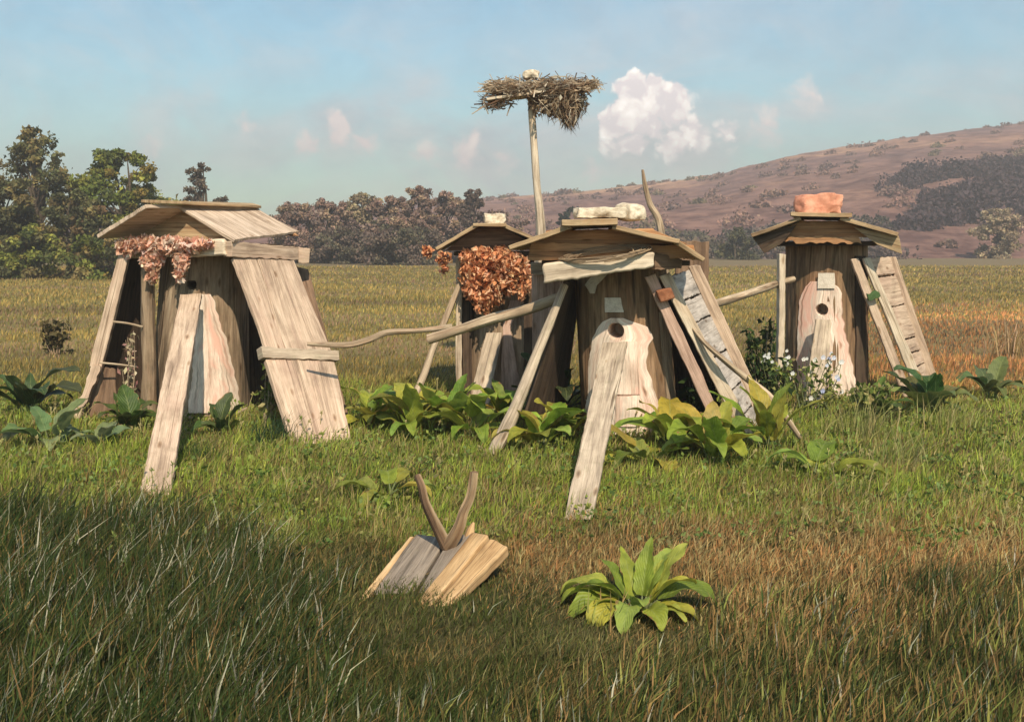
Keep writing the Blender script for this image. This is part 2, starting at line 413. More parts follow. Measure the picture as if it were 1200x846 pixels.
mrz = t.n('MapRange'); t.l(t.math('ADD', sp.outputs[1], t.math('MULTIPLY', n1.outputs[0], 130.0)), mrz.inputs[0]); mrz.inputs[1].default_value = 200; mrz.inputs[2].default_value = 320
c = t.mix(mrz.outputs[0], t.mix(n2.outputs[0], (.13, .072, .066), (.31, .17, .125)), c)
c = t.mix(.85, c, t.ramp(n2.outputs[0], [(.38, (.42, .38, .42)), (.58, (1, 1, 1))]), 'MULTIPLY')
b = t.n('BsdfPrincipled'); t.l(c, b.inputs['Base Color']); b.inputs['Roughness'].default_value = 1; b.inputs['Specular IOR Level'].default_value = .05
bp = t.n('Bump', i_Strength=.6, i_Distance=1.0); t.l(n2.outputs[0], bp.inputs['Height']); t.l(bp.outputs[0], b.inputs['Normal'])
t.l(b.outputs[0], t.out.inputs[0])
setp(npmesh('hills', V, Fi, np.full(len(a), 4), None, t.m, smooth=True), kind='structure')

# scrub on the hillside: one uncountable mass
def bush_cloud(bx, by, bz, br, per, lsize, colf, name, label, cat, flatk=.75):
    Vs, Cs = [], []; n = len(bx)
    C = []; S = []; K = []
    for q in range(n):
        m = per; u = RNG.normal(size=(m, 3)); u /= np.linalg.norm(u, axis=1)[:, None]; u[:, 2] = np.abs(u[:, 2])
        rr = br[q]*(RNG.uniform(.55, 1.05, (m, 1)))
        lump = 1+.35*np.sin(u[:, :1]*5+q)*np.cos(u[:, 1:2]*4+q*2)
        C.append(np.array([bx[q], by[q], bz[q]])+u*rr*lump*np.array([1, 1, flatk])); S.append(np.full(m, lsize*(.7+.6*RNG.random())))
        K.append(jitter_cols(colf(bx[q], by[q]), m, .3, .06))
    V, Fi, lt, cc = leaf_cards(np.concatenate(C), np.concatenate(S), np.concatenate(K), aspect=1.2)
    return setp(npmesh(name, V, Fi, lt, cc, M['treem']), label, cat, kind='stuff')
n = 520
by = 100+(RNG.random(n)**.8)*215; bpx = RNG.uniform(300, 1500, n); bx = (bpx-600)/F*by
keep = (fbm(bx, by, .03, 2) > .40) | (RNG.random(n) < .18) | (by < 125); bx, by = bx[keep], by[keep]
bz = hz(bx, by)+(fbm(bx, by, .11, 8)-.5)*1.6-.3
br = RNG.uniform(.8, 2.4, len(bx))*(1+.3*(by < 140))*(1-.5*sstep(240, 300, by))
def scrubcol(x, y):
    k = random.random()
    if k < .45: return (.32, .19, .145)
    if k < .65: return (.25, .155, .13)
    if k < .85: return (.25, .155, .12)
    return (.24, .18, .10)
bush_cloud(bx, by, bz, br*.85, 150, .5, scrubcol, 'hillside_scrub', 'brown and mauve scrub covering the long far hillside', 'scrub')

# dark thicket on the right shoulder of the hill
th_px = RNG.uniform(1050, 1420, 90); th_py = np.array([RNG.uniform(np.interp(p, [1050, 1090, 1150, 1200], [250, 236, 235, 226]), 290) for p in th_px])
tY = 170-(th_py-228)*.9
bx = (th_px-600)/F*tY; bz = H-(th_py-HOR)/F*tY-1.5
bush_cloud(bx, tY, np.maximum(bz, hz(bx, tY)-.5), RNG.uniform(2.5, 4.2, 90), 700, .5, lambda x, y: (.085, .058, .062), 'thicket', 'dark purple thicket on the slope at the right edge', 'thicket')
# dark woods at the foot of the hill
n = 190; wpx = RNG.uniform(585, 1040, n); wpy = RNG.uniform(268, 298, n); wY = 92+RNG.random(n)*26
bx = (wpx-600)/F*wY; bz = np.maximum(hz(bx, wY)-.2, -.3)
bush_cloud(bx, wY, bz, RNG.uniform(1.2, 2.6, n), 330, .42, lambda x, y: random.choice([(.14, .10, .088), (.16, .12, .10), (.11, .10, .065), (.17, .13, .085)]), 'foothill_wood', 'dark low wood along the foot of the far hill', 'wood')

# ------------------------------------------------------------------ trees
barkm = mottled('tree_bark', [(.05, .035, .025), (.10, .075, .05), (.15, .11, .08)], 5, .8, .05)
def tree(name, label, px, base_py, top_py, Y, wpx, cols, nblob=16, leaves=7000, lsize=.2, lower=.12, group=None, shape=1.0, limb_out=False, gaps=.35, seed=0):
    rr = np.random.default_rng(seed+100); rnd = random.Random(seed)
    x = (px-600)/F*Y; hgt = H-(top_py-HOR)/F*Y; wid = wpx/F*Y/2*(1.15 if Y > 30 else 1)
    base = Vector((x, Y, 0.0)); root = thing(name, label, 'tree', base, group)
    tr = max(.06, hgt*.022)
    geos = [tube_geo([base-Vector((0, 0, .2)), base+Vector((rnd.uniform(-.1, .1)*wid, 0, hgt*.35)), base+Vector((rnd.uniform(-.2, .2)*wid, 0, hgt*.62)), base+Vector((rnd.uniform(-.2, .2)*wid, 0, hgt*.9))], [tr*1.4, tr, tr*.6, tr*.15], 8, .15, 4, seed)]
    blobs = []
    for k in range(nblob):
        v = (k+.5)/nblob; z = hgt*(lower+(1-lower)*v*.92)
        prof = math.sin(math.pi*min(1, max(0, (v*.86+.12)))**shape)**.6
        a = rnd.uniform(0, 2*math.pi); q = wid*prof*rnd.uniform(.25, .78)
        r = wid*rnd.uniform(.26, .44)*(1.05-.45*v)+.12
        blobs.append((x+math.cos(a)*q, Y+math.sin(a)*q*.9, min(z, hgt-r*.8), r))
        geos.append(tube_geo([base+Vector((0, 0, hgt*(.15+.45*v))), base+Vector((math.cos(a)*q*.45, math.sin(a)*q*.4, hgt*(.15+.45*v)+(z-hgt*(.15+.45*v))*.6)), Vector(blobs[-1][:3])], [tr*.5, tr*.3, tr*.08], 5, .1, 3, k))
    V, UV, Fc = join_geo(geos); build('trunk', V, Fc, barkm, UV, root)
    C = []; K = []; cols = [np.array(c) for c in cols]
    per = int(leaves*1.5)//(nblob*6)
    for bi, (bx_, by_, bz_, r) in enumerate(blobs):
        for s in range(6):      # sub-clumps, each with its own tone
            u = rr.normal(size=3); u /= np.linalg.norm(u); sc_ = np.array([bx_, by_, bz_])+u*r*rr.uniform(.35, .95)*np.array([1, 1, .85])
            rs = r*rr.uniform(.28, .5); w = rr.normal(size=(per, 3)); w /= np.linalg.norm(w, axis=1)[:, None]
            C.append(sc_+w*rs*(rr.uniform(.15, 1.0, (per, 1))+.5*rr.random((per, 1))**4)*np.array([1.1, 1.1, .8]))
            K.append(jitter_cols(cols[rr.integers(len(cols))]*rr.uniform(.75, 1.25), per, .25, .08))
    C = np.concatenate(C); C[:, 2] = np.minimum(np.maximum(C[:, 2], .1), hgt*1.03)
    Vv, Fi, lt, cc = leaf_cards(C, lsize*.66*rr.uniform(.5, 1.3, len(C)), np.concatenate(K), aspect=1.5)
    npmesh('crown', Vv, Fi, lt, cc, M['treem'], parent=root)
    return root
G1 = [(0.133, 0.156, 0.034), (0.205, 0.214, 0.045), (0.097, 0.114, 0.034), (0.29, 0.288, 0.065), (0.216, 0.163, 0.041)]
G2 = [(0.119, 0.12, 0.051), (0.158, 0.146, 0.06), (0.092, 0.09, 0.041), (0.224, 0.174, 0.068)]
G3 = [(0.143, 0.103, 0.047), (0.112, 0.103, 0.041), (0.184, 0.123, 0.056)]
tree('broadleaf_tree', 'bushy green tree with a rounded sunlit top, tallest beside the pale log hive', 142, 330, 172, 46, 118, G1, 26, 15000, .22, seed=1)
tree('broadleaf_tree', 'thin open-branched tree whose sparse twigs rise highest at the left edge', 42, 330, 146, 45, 92, G2, 24, 4200, .22, .3, seed=2)
tree('broadleaf_tree', 'dark dense tree cut by the left edge of the picture', 4, 330, 205, 43, 88, G2, 20, 11000, .22, seed=3)
tree('broadleaf_tree', 'low brownish bushy tree filling the gap under the two tall left trees', 86, 330, 222, 43, 95, G2+G3, 18, 10000, .21, .02, seed=4)
tree('broadleaf_tree', 'low dark green tree directly behind the leaning board of the leftmost hive', 190, 330, 228, 47, 84, G1[:3], 18, 9000, .22, .02, seed=5)
tree('broadleaf_tree', 'small brown feathery tree showing above the roof of the leftmost hive', 238, 320, 188, 58, 50, [(.18, .14, .095), (.14, .11, .08)], 14, 2600, .2, .3, seed=6, shape=1.3)
for o, (q, pxx, top, ww) in enumerate([(0, -60, 200, 120), (1, 28, 262, 80), (2, 128, 268, 90)]):
    tree('shrub_tree', ['dark rounded tree standing just beyond the left margin', 'short dark bush at the foot of the thin left tree', 'short brown bush at the foot of the rounded green tree'][o], pxx, 332, top, 42-o*.7, ww, G1+G2, 14, 7000, .2, .0, seed=20+o)
PB = [(0.311, 0.201, 0.152), (0.248, 0.162, 0.129), (0.36, 0.251, 0.161), (0.211, 0.145, 0.121)]
midl = [(342, 238, 62, 'smoky brown tree at the left end of the distant row, beside the leftmost hive'),
        (384, 233, 58, 'second tree from the left in the distant row, greyish mauve and rounded'),
        (424, 224, 56, 'tall rounded tree with a yellowish crown in the distant tree row'),
        (462, 228, 52, 'brown tree between the yellowish and the tallest tree of the distant row'),
        (491, 217, 50, 'tallest brown tree of the distant row, its crown peaking above the field'),
        (524, 226, 52, 'mauve brown tree just right of the tallest tree in the distant row'),
        (556, 219, 34, 'narrow dark tree whose tip stands above the ridge line over the small hive roof'),
        (590, 246, 62, 'low dull tree of the distant row right behind the small rear hive roof'),
        (400, 268, 70, 'low dark bush in front of the distant row near the field edge, left of two'),
        (470, 264, 76, 'low greenish dark bush in front of the distant row, right of two')]
for k, (px_, top, ww, lb) in enumerate(midl):
    cl = PB if k not in (8, 9) else [(.14, .12, .075), (.15, .11, .085)]
    if k == 2: cl = [(.34, .27, .15), (.26, .20, .12)]
    if k == 6: cl = [(.15, .11, .09)]
    tree('distant_tree', lb, px_, 315, top, 74 - (6 if k > 7 else 0)+(k % 3)*2, ww*1.4, cl, 22, 10500, .28, .0, seed=40+k)
tree('pale_bush', 'pale ochre rounded bush before the dark thicket at the right edge', 1168, 298, 243, 96, 62, [(.42, .32, .20), (.34, .26, .16), (.28, .21, .14)], 18, 7000, .34, .0, seed=70)
tree('distant_bush', 'small olive bush at the hill foot between centre and right hives', 862, 296, 266, 88, 46, [(.12, .11, .05), (.09, .085, .045)], 12, 4500, .3, .0, seed=71)
tree('distant_bush', 'small dark green bush on the hillside just right of the nest pole', 664, 262, 240, 100, 34, [(.035, .045, .028)], 10, 3500, .3, .0, seed=72)

# ------------------------------------------------------------------ hives
class Frame:
    def __init__(s, px, Y, yaw=None):
        s.c = Vector(((px-600)/F*Y, Y, 0)); a = math.atan2(s.c.x, s.c.y) if yaw is None else yaw
        s.d = Vector((math.sin(a), math.cos(a), 0)); s.r = Vector((math.cos(a), -math.sin(a), 0))
    def Q(s, px, py, d):      # camera ray against the plane at local depth d
        dirv = Vector(((px-600)/F, 1, -(py-HOR)/F)); k = (s.c.dot(s.d)+d)/dirv.dot(s.d)
        return Vector((0, 0, H))+dirv*k

def dimple(p, hc, hn, r, depth):
    v = p-hc; d = (v-hn*v.dot(hn)).length
    if v.dot(hn) < -r*3: return p
    return p-hn*depth*float(sstep(r*1.12, r*.9, d))
def make_log(parent, name, mat, pb, pt, rb, rt, hole=None, rough=.03, seg=168, rings=80, flare=0.0):
    V, UV, Fc = [], [], []; sd = random.random()*30; hol = []
    for i in range(rings+1):
        v = i/rings; c = pb.lerp(pt, v); r = rb+(rt-rb)*v+flare*max(0, .25-v)**2*10
        for k in range(seg+1):
            a = 2*math.pi*(k % seg)/seg; d = Vector((math.sin(a), -math.cos(a), 0))
            q = (math.sin(a)*2.2, math.cos(a)*2.2, v*1.1)
            rr = r*(1+rough*2*nz(q, 1, sd)+rough*.5*nz((q[0]*5, q[1]*5, v*1.5), 1, sd+3)+rough*.35*nz((q[0]*14, q[1]*14, v*4), 1, sd+5))
            p = c+d*rr
            if hole: p = dimple(p, hole[0], hole[1], hole[2]*(1.5 if hole[2] > .04 else 1.0), .34)
            V.append(p); UV.append((2*math.pi*k/seg*r, v*(pt-pb).length))
    w = seg+1
    for i in range(rings):
        for k in range(seg): a = i*w+k; Fc.append((a, a+1, a+w+1, a+w))
    b = len(V); V.append(pt.copy()); UV.append((0, 0))
    for k in range(seg): V.append(V[rings*w+k]); UV.append((k*.01, 0))
    for k in range(seg): Fc.append((b, b+1+k, b+1+(k+1) % seg))
    o = build(name, V, Fc, mat, UV, parent); weld_recalc(o); return o
def cyl_hit(px, py, pb, pt, rb, rt, off):
    dx = (px-600)/F; z = 0.8
    for _ in range(3):
        v = min(1, max(0, z/(pt.z-pb.z))); c = pb.lerp(pt, v); r = rb+(rt-rb)*v+off
        A = dx*dx+1; B = -2*(c.x*dx+c.y); Cc = c.x**2+c.y**2-r*r; D = B*B-4*A*Cc
        Yh = (-B-math.sqrt(max(0, D)))/(2*A); z = H-(py-HOR)/F*Yh
    p = Vector((dx*Yh, Yh, z)); n = Vector((p.x-c.x, p.y-c.y, 0)).normalized()
    return p, n
def patch(parent, name, rows, L, mat, thick=.03, hole=None, ragged=.006, nu=90, nv=150, face=.012):
    pys = [r[0] for r in rows]; fr, bk = [], []; sd = random.random()*20
    for i in range(nv+1):
        v = i/nv; py = pys[0]+(pys[-1]-pys[0])*v
        l = np.interp(py, pys, [r[1] for r in rows]); r_ = np.interp(py, pys, [r[2] for r in rows])
        l += nz((0, py*.12, 0), 1, sd)*2.2*ragged/.006; r_ += nz((4, py*.12, 0), 1, sd)*2.2*ragged/.006
        rf, rb = [], []
        for j in range(nu+1):
            px = l+(r_-l)*j/nu; p, n = cyl_hit(px, py, *L, face)
            p = p+n*(nz((px*.05, py*.02, 0), 1, sd)*.008)
            q = p-n*thick
            if hole:
                p = dimple(p, hole[0], hole[1], hole[2], .28); q = dimple(q, hole[0], hole[1], hole[2]*1.05, .28)
            rf.append(p); rb.append(q)
        fr.append(rf); bk.append(rb)
    W = (fr[nv//2][-1]-fr[nv//2][0]).length; Lh = (fr[-1][nu//2]-fr[0][nu//2]).length
    V, UV, Fc = grid_solid(fr, bk, [W*j/nu for j in range(nu+1)], [Lh*i/nv for i in range(nv+1)])
    o = build(name, V, Fc, mat, UV, parent); weld_recalc(o); return o

# ---- C : the centre hive
fc = Frame(728, 7.95, .08)
hiveC = thing('log_beehive', 'dark centre log hive with a white hewn beam and cream slab on its roof', 'beehive', fc.c, 'log beehives with board roofs')
LC = (P(738, 502, 7.95)*1.0, P(725, 300, 7.95), .385, .375)
LC = (Vector((LC[0].x, 7.95, -.05)), Vector((LC[1].x, 7.95, 1.38)), .385, .375)
hp, hn = cyl_hit(721.5, 388, *LC, .012); holeC = (hp, hn, .056)
make_log(hiveC, 'log_body', M['bark'], *LC, hole=holeC)
patch(hiveC, 'entrance_or_painted_sun_face', [(373, 715, 731), (377, 707, 741), (383, 702, 758), (390, 699, 764), (396, 694, 766), (408, 692, 760), (425, 689, 757), (450, 686, 764), (475, 686, 773), (495, 690, 778), (512, 694, 779)], LC, M['pale'], hole=holeC)
p0, n0 = cyl_hit(703, 464, *LC, .02)
def strip_on(parent, name, rows, L, mat, off, thick=.008): return patch(parent, name, rows, L, mat, thick, None, .002, 12, 24, off)
strip_on(hiveC, 'face_batten', [(400, 726, 747), (462, 722, 750)], LC, M['pale'], .024, .016)
strip_on(hiveC, 'face_batten', [(464.5, 722, 750), (500, 720, 750)], LC, M['pale'], .026, .018)
strip_on(hiveC, 'paper_label', [(349, 708, 727), (366, 709, 731)], LC, M['paper'], .010, .003)
strip_on(hiveC, 'torn_paper', [(322, 694, 712), (334, 686, 700), (344, 692, 697)], LC, M['paper'], .014, .003)
strip_on(hiveC, 'bark_post', [(366, 775, 783), (430, 779, 789), (505, 786, 797)], LC, M['barkgrey'], .02, .05)

def roof_slab(fr, parent, name, p1, p2, dn, df, thick, mat, lift=0, swap=True, **kw):
    A = fr.Q(*p1, dn)+Vector((0, 0, lift)); B = fr.Q(*p2, dn)+Vector((0, 0, lift))
    D = fr.d*(df-dn)
    return slab(name, [A, B, B+D, A+D], thick, mat, parent, face=(0, 0, 1), swap=swap, edge=.008, **kw)
# roof C (depth -0.85 .. +0.65)
roof_slab(fc, hiveC, 'roof_panel', (596, 289), (668, 262), -.85, .62, .035, M['roof'])
roof_slab(fc, hiveC, 'roof_panel', (719, 263), (796, 280), -.85, .62, .035, M['roof'])
roof_slab(fc, hiveC, 'roof_panel', (793, 281), (826, 303), -.82, .60, .03, M['roof'])
roof_slab(fc, hiveC, 'ridge_board', (658, 257.5), (725, 255.5), -.90, .62, .045, M['roof'])
g = slab('gable_board', [fc.Q(622, 284, -.66), fc.Q(812, 288, -.66), fc.Q(816, 303, -.66), fc.Q(618, 305, -.66)], .03, M['gable'], hiveC, swap=True)
slab('gable_board', [fc.Q(655, 270, -.64), fc.Q(762, 268, -.64), fc.Q(806, 286, -.64), fc.Q(622, 286, -.64)], .03, M['gable'], hiveC, swap=True)
# far gable and a wide plate that closes the box of the roof
slab('gable_board', [fc.Q(640, 270, .42), fc.Q(765, 268, .42), fc.Q(800, 303, .42), fc.Q(620, 305, .42)], .03, M['gable'], hiveC, swap=True)
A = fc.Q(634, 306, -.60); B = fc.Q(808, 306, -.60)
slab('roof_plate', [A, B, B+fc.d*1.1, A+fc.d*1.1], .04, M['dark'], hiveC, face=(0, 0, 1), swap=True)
# hewn beam in front + its brown end
bb = [fc.Q(636, 309, -.80), fc.Q(767, 295, -.80), fc.Q(767, 313, -.80), fc.Q(637, 333, -.80)]
slab('hewn_beam', bb, .19, M['white'], hiveC, swap=True, edge=.012, warp=.012, bevel=.014)
slab('beam_end', [fc.Q(768, 296, -.72), fc.Q(800, 304, -.60), fc.Q(799, 315, -.60), fc.Q(768, 317, -.72)], .12, M['brown'], hiveC, swap=True)
# twig bundle on the beam (a thing resting there)
geos = []
for k in range(40):
    a0 = RNG.uniform(0, 6.28); rx, ry = RNG.uniform(34, 54), RNG.uniform(2.5, 9.0); pts = []
    span = RNG.uniform(1.5, 3.6); ox, oy = RNG.uniform(-4, 4), RNG.uniform(-1.5, 1.5)
    for s_ in range(7):
        a = a0+span*s_/6; cxp = 708+ox+rx*math.cos(a)
        pts.append(fc.Q(cxp, 298.5+oy-(cxp-708)*.12-ry*math.sin(a), -.77+.10*math.sin(a)+RNG.uniform(-.006, .006)))
    geos.append(tube_geo(pts, [.0045]*3+[.006]+[.004]*3, 5, .1, 3, k))
V, UV, Fc = join_geo(geos)
setp(build('twig_bundle', V, Fc, M['twig'], UV), 'coil of thin pale twigs lying on the white hewn beam', 'twigs')
# cream slab stone lying on the ridge
rk = rock('roof_stone', fc.Q(703, 250, -.60)+Vector((0, 0, .0)), (.185, .17, .040), M['cream'], 3, None, 'long flat cream stone slab lying on the centre hive roof', 'stone', .85)
rock('roof_stone', fc.Q(737, 251, -.55)+Vector((0, 0, .012)), (.095, .15, .068), M['cream'], 12, None, 'humped cream stone at the right end of the centre roof, drooping over its edge', 'stone', .35, .5)
# prop plank in front
slab('leaning_plank', [P(706, 401, 7.32), P(735, 400, 7.32), P(694, 610, 5.33), P(661, 608, 5.33)], .035, M['grey'], None, 'long pale plank propped against the centre hive below its round entrance hole', 'plank', 'planks propped in front of the hives', warp=.004)
# left leaning boards of C
tube('leaning_stake', [P(662, 334, 7.45), P(640, 390, 7.35), P(618, 444, 7.2), P(596, 495, 7.08), P(577, 533, 6.98)], [.03, .034, .045, .052, .042], M['grey'], None, 'knobbly grey stake leaning outward from the left side of the centre hive', 'stake', seg=10, rough=.2)
slab('leaning_board', [P(666, 330, 7.55), P(682, 326, 8.15), P(662, 478, 8.25), P(614, 492, 7.45)], .03, M['dark'], None, 'board coloured dark for shade leaning on the left flank of the centre hive', 'board')  # inner face lies in shade, put into its dark wood colour
slab('upright_board', [P(623, 322, 8.75), P(666, 320, 8.75), P(668, 478, 8.75), P(625, 478, 8.75)], .03, M['pinkw'], None, 'smooth pinkish board standing upright between the small rear hive and the centre hive', 'board')
slab('upright_board', [P(622, 308, 8.6), P(646, 308, 8.6), P(646, 322, 8.6), P(622, 322, 8.6)], .12, M['grey'], None, 'short grey block wedged between the roofs of the small and centre hives', 'block', swap=True)
# right side of C
slab('leaning_stake', [P(756, 325, 7.42), P(768, 321, 7.42), P(858, 515, 7.42), P(845, 519, 7.42)], .04, M['pinkw'], None, 'left rail of the rail pair leaning on the right of the centre hive', 'rail', 'rails leaning on the right of the hives')
slab('leaning_stake', [P(773, 324, 7.40), P(785, 319, 7.40), P(889, 517, 7.40), P(874, 521, 7.40)], .045, M['white'], None, 'creamy right rail of the pair leaning on the right of the centre hive', 'rail', 'rails leaning on the right of the hives')
slab('leather_strap', [P(769, 341, 7.355), P(787, 337, 7.355), P(791, 350, 7.355), P(774, 355, 7.355)], .09, M['rust'], None, 'rust brown strap wrapped round the tops of the two rails', 'strap', swap=True, bevel=.01)
NT_, NB = 7.50, 7.50; FT, FB = 8.35, 8.35
def panel_right(root, segs, tl, tr, br, bl, yn, yf, mat, gap=.012):
    TLp, TRp, BRp, BLp = P(*tl, yn), P(*tr, yf), P(*br, yf), P(*bl, yn)
    for a, b in zip(segs[:-1], segs[1:]):
        a2 = a+gap*.5; b2 = b-gap*.5
        slab('panel_board', [TLp.lerp(BLp, a2), TRp.lerp(BRp, a2), TRp.lerp(BRp, b2), TLp.lerp(BLp, b2)], .025, mat, root, swap=True, edge=.004, warp=.004)
    n = (TRp-TLp).cross(BLp-TLp).normalized()
    if n.x < 0: n = -n
    off = n*-.04
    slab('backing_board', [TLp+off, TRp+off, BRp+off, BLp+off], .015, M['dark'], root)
bp_ = P(880, 514, 7.55); bp_.z = 0
pr = thing('slatted_panel', 'leaning panel of pale grey cross boards on the right of the centre hive', 'panel', bp_, 'slatted panels leaning on the hives')
panel_right(pr, [0, .16, .30, .52, .73, .88, 1.0], (781, 324), (812, 314), (894, 492), (882, 512), 7.56, 8.35, M['slate'])
slab('side_rail', [P(808, 313, 8.22), P(821, 311, 8.22), P(902, 488, 8.22), P(889, 494, 8.22)], .05, M['plank'], pr)
tube('leaning_stick', [P(806, 377, 7.44), P(824, 400, 7.36), P(845, 419, 7.3), P(872, 441, 7.3), P(899, 462, 7.25), P(918, 485, 7.2), P(938, 513, 7.2)], [.012, .017, .022, .025, .027, .024, .016], M['branch'], None, 'crooked peeled stick lying across the slatted panel of the centre hive', 'stick', seg=9, rough=.15)
slab('upright_board', [P(792, 283, 9.1), P(831, 283, 9.1), P(829, 470, 9.1), P(790, 470, 9.1)], .04, M['brown'], None, 'brown upright board rising behind the right eave of the centre hive', 'board')
slab('upright_board', [P(778, 330, 8.5), P(812, 330, 8.5), P(842, 478, 8.5), P(790, 478, 8.5)], .03, M['dark'], None, 'shade-coloured board in the gap between the centre log and its slatted panel', 'board')  # dark sheet added to give the gap its interior shade
tube('crooked_pole', [P(753, 199, 9.0), P(756, 218, 9.0), P(762, 240, 9.0), P(774, 266, 9.0), P(780, 340, 8.95), P(776, 476, 8.9)], [.012, .024, .028, .034, .036, .04], M['branch'], None, 'thin crooked pole rising behind the centre hive, its bare tip against the hill', 'pole', seg=9)

# ---- D : the right hive
fd = Frame(968, 9.9)
hiveD = thing('log_beehive', 'right brown log hive with a red stone on its roof', 'beehive', fd.c, 'log beehives with board roofs')
LD = (Vector((fd.c.x, fd.c.y, -.05)), Vector((fd.c.x, fd.c.y, 1.49)), .405, .385)
hp, hn = cyl_hit(963, 363, *LD, .012); holeD = (hp, hn, .052)
make_log(hiveD, 'log_body', M['bark'], *LD, hole=holeD)
patch(hiveD, 'entrance_or_painted_sun_face', [(330, 950, 972), (336, 944, 982), (344, 940, 987), (352, 937, 986), (385, 935, 990), (420, 934, 998), (466, 934, 1006)], LD, M['pale'], hole=holeD)
strip_on(hiveD, 'paper_label', [(320, 959, 978), (338, 958, 979)], LD, M['paper'], .03, .004)
strip_on(hiveD, 'bark_post', [(300, 1003, 1014), (400, 1004, 1015), (466, 1003, 1015)], LD, M['dark'], .02, .05)
slab('leaning_plank', [P(957, 373, 9.41), P(975, 374, 9.41), P(966, 480, 8.85), P(940, 480, 8.85)], .035, M['grey'], None, 'short grey plank propped against the right hive below its entrance hole', 'plank', 'planks propped in front of the hives')
roof_slab(fd, hiveD, 'roof_panel', (880, 274), (938, 254), -.72, .70, .035, M['roof'])
roof_slab(fd, hiveD, 'roof_panel', (985, 253), (1053, 272), -.72, .70, .035, M['roof'])
roof_slab(fd, hiveD, 'ridge_board', (927, 248.5), (997, 249.5), -.76, .74, .04, M['roof'])
slab('roof_lip', [fd.Q(1000, 266, -.64), fd.Q(1053, 276, -.64), fd.Q(1057, 298, -.64), fd.Q(1028, 287, -.64)], .03, M['roof'], hiveD, swap=True)
slab('roof_lip', [fd.Q(881, 277, -.64), fd.Q(934, 263, -.64), fd.Q(917, 285, -.64), fd.Q(896, 297, -.64)], .03, M['dark'], hiveD, swap=True)
slab('gable_board', [fd.Q(938, 259, -.55), fd.Q(987, 259, -.55), fd.Q(1040, 278, -.55), fd.Q(895, 279, -.55)], .03, M['gable'], hiveD, swap=True)
slab('gable_board', [fd.Q(938, 259, .55), fd.Q(987, 259, .55), fd.Q(1040, 278, .55), fd.Q(895, 279, .55)], .03, M['gable'], hiveD, swap=True)
slab('ragged_bark', [fd.Q(918, 277, -.60), fd.Q(1006, 277, -.60), fd.Q(1010, 285, -.60), fd.Q(917, 284, -.60)], .03, M['gable'], hiveD, swap=True, ragged=.03)
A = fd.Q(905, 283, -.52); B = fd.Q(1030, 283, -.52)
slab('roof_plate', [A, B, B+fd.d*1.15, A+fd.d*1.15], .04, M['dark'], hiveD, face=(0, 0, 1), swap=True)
rock('roof_stone', fd.Q(959, 240, -.45), (.215, .17, .105), M['red'], 21, None, 'rough red stone block crowning the roof of the right hive', 'stone', .6, .1)
# boards of D
slab('leaning_stake', [P(914, 298, 9.4), P(921, 298, 9.4), P(918, 462, 9.35), P(911, 462, 9.35)], .10, M['white'], None, 'narrow upright slat set on edge at the left side of the right hive', 'slat')
slab('leaning_stake', [P(997, 304, 9.35), P(1006, 303, 9.35), P(1070, 464, 9.35), P(1059, 466, 9.35)], .04, M['plank'], None, 'left rail of the rail pair leaning on the right hive', 'rail', 'rails leaning on the right of the hives')
slab('leaning_stake', [P(1011, 303, 9.33), P(1020, 302, 9.33), P(1090, 466, 9.33), P(1078, 468, 9.33)], .045, M['white'], None, 'cream right rail of the pair leaning on the right hive', 'rail', 'rails leaning on the right of the hives')
slab('moss_tuft', [P(1016, 343, 9.28), P(1030, 341, 9.28), P(1033, 349, 9.28), P(1018, 352, 9.28)], .03, mottled('moss', [(.05, .09, .03), (.10, .17, .06)], 30), None, 'green moss patch stuck on the rails of the right hive', 'moss', ragged=.03)
bp_ = P(1090, 460, 9.7); bp_.z = 0
pr = thing('slatted_panel', 'leaning panel of brownish cross boards on the right hive', 'panel', bp_, 'slatted panels leaning on the hives')
panel_right(pr, [0, .14, .36, .60, .70, .80, 1.0], (1017, 302), (1045, 300), (1095, 456), (1084, 464), 9.5, 10.0, M['plank'])
slab('side_rail', [P(1041, 302, 9.95), P(1050, 301, 9.95), P(1103, 455, 9.95), P(1093, 458, 9.95)], .05, M['plank'], pr)
tube('resting_pole', [P(828, 359, 8.5), P(868, 347, 8.9), P(913, 332, 9.5), P(930, 327, 9.62)], [.036, .036, .034, .03], M['branch'], None, 'round brown pole reaching from the centre hive to the right hive', 'pole', seg=12)

# ---- B : the small rear hive
fb = Frame(583, 9.8)
hiveB = thing('log_beehive', 'smaller rear log hive half hidden by rusty dried leaves, left of the centre hive', 'beehive', fb.c, 'log beehives with board roofs')
LB = (Vector((fb.c.x, fb.c.y, -.05)), Vector((fb.c.x, fb.c.y, 1.42)), .36, .35)
make_log(hiveB, 'log_body', M['barkgrey'], *LB)
strip_on(hiveB, 'entrance_or_painted_sun_face', [(352, 598, 612), (384, 589, 598), (400, 589, 601), (460, 586, 611)], LB, M['pinkw'], .016, .03)
roof_slab(fb, hiveB, 'roof_panel', (510, 290), (559, 262), -.72, .6, .032, M['roof'])
roof_slab(fb, hiveB, 'roof_panel', (589, 262), (637, 283), -.72, .6, .032, M['roof'])
roof_slab(fb, hiveB, 'ridge_board', (555, 261.5), (594, 262), -.74, .6, .03, M['roof'])
slab('gable_board', [fb.Q(556, 267, -.5), fb.Q(592, 267, -.5), fb.Q(634, 293, -.5), fb.Q(522, 294, -.5)], .03, M['brown'], hiveB, swap=True)
slab('gable_board', [fb.Q(556, 267, .45), fb.Q(592, 267, .45), fb.Q(630, 293, .45), fb.Q(528, 294, .45)], .03, M['brown'], hiveB, swap=True)
A = fb.Q(532, 295, -.46); B = fb.Q(634, 295, -.46)
slab('roof_plate', [A, B, B+fb.d*.9, A+fb.d*.9], .04, M['dark'], hiveB, face=(0, 0, 1), swap=True)
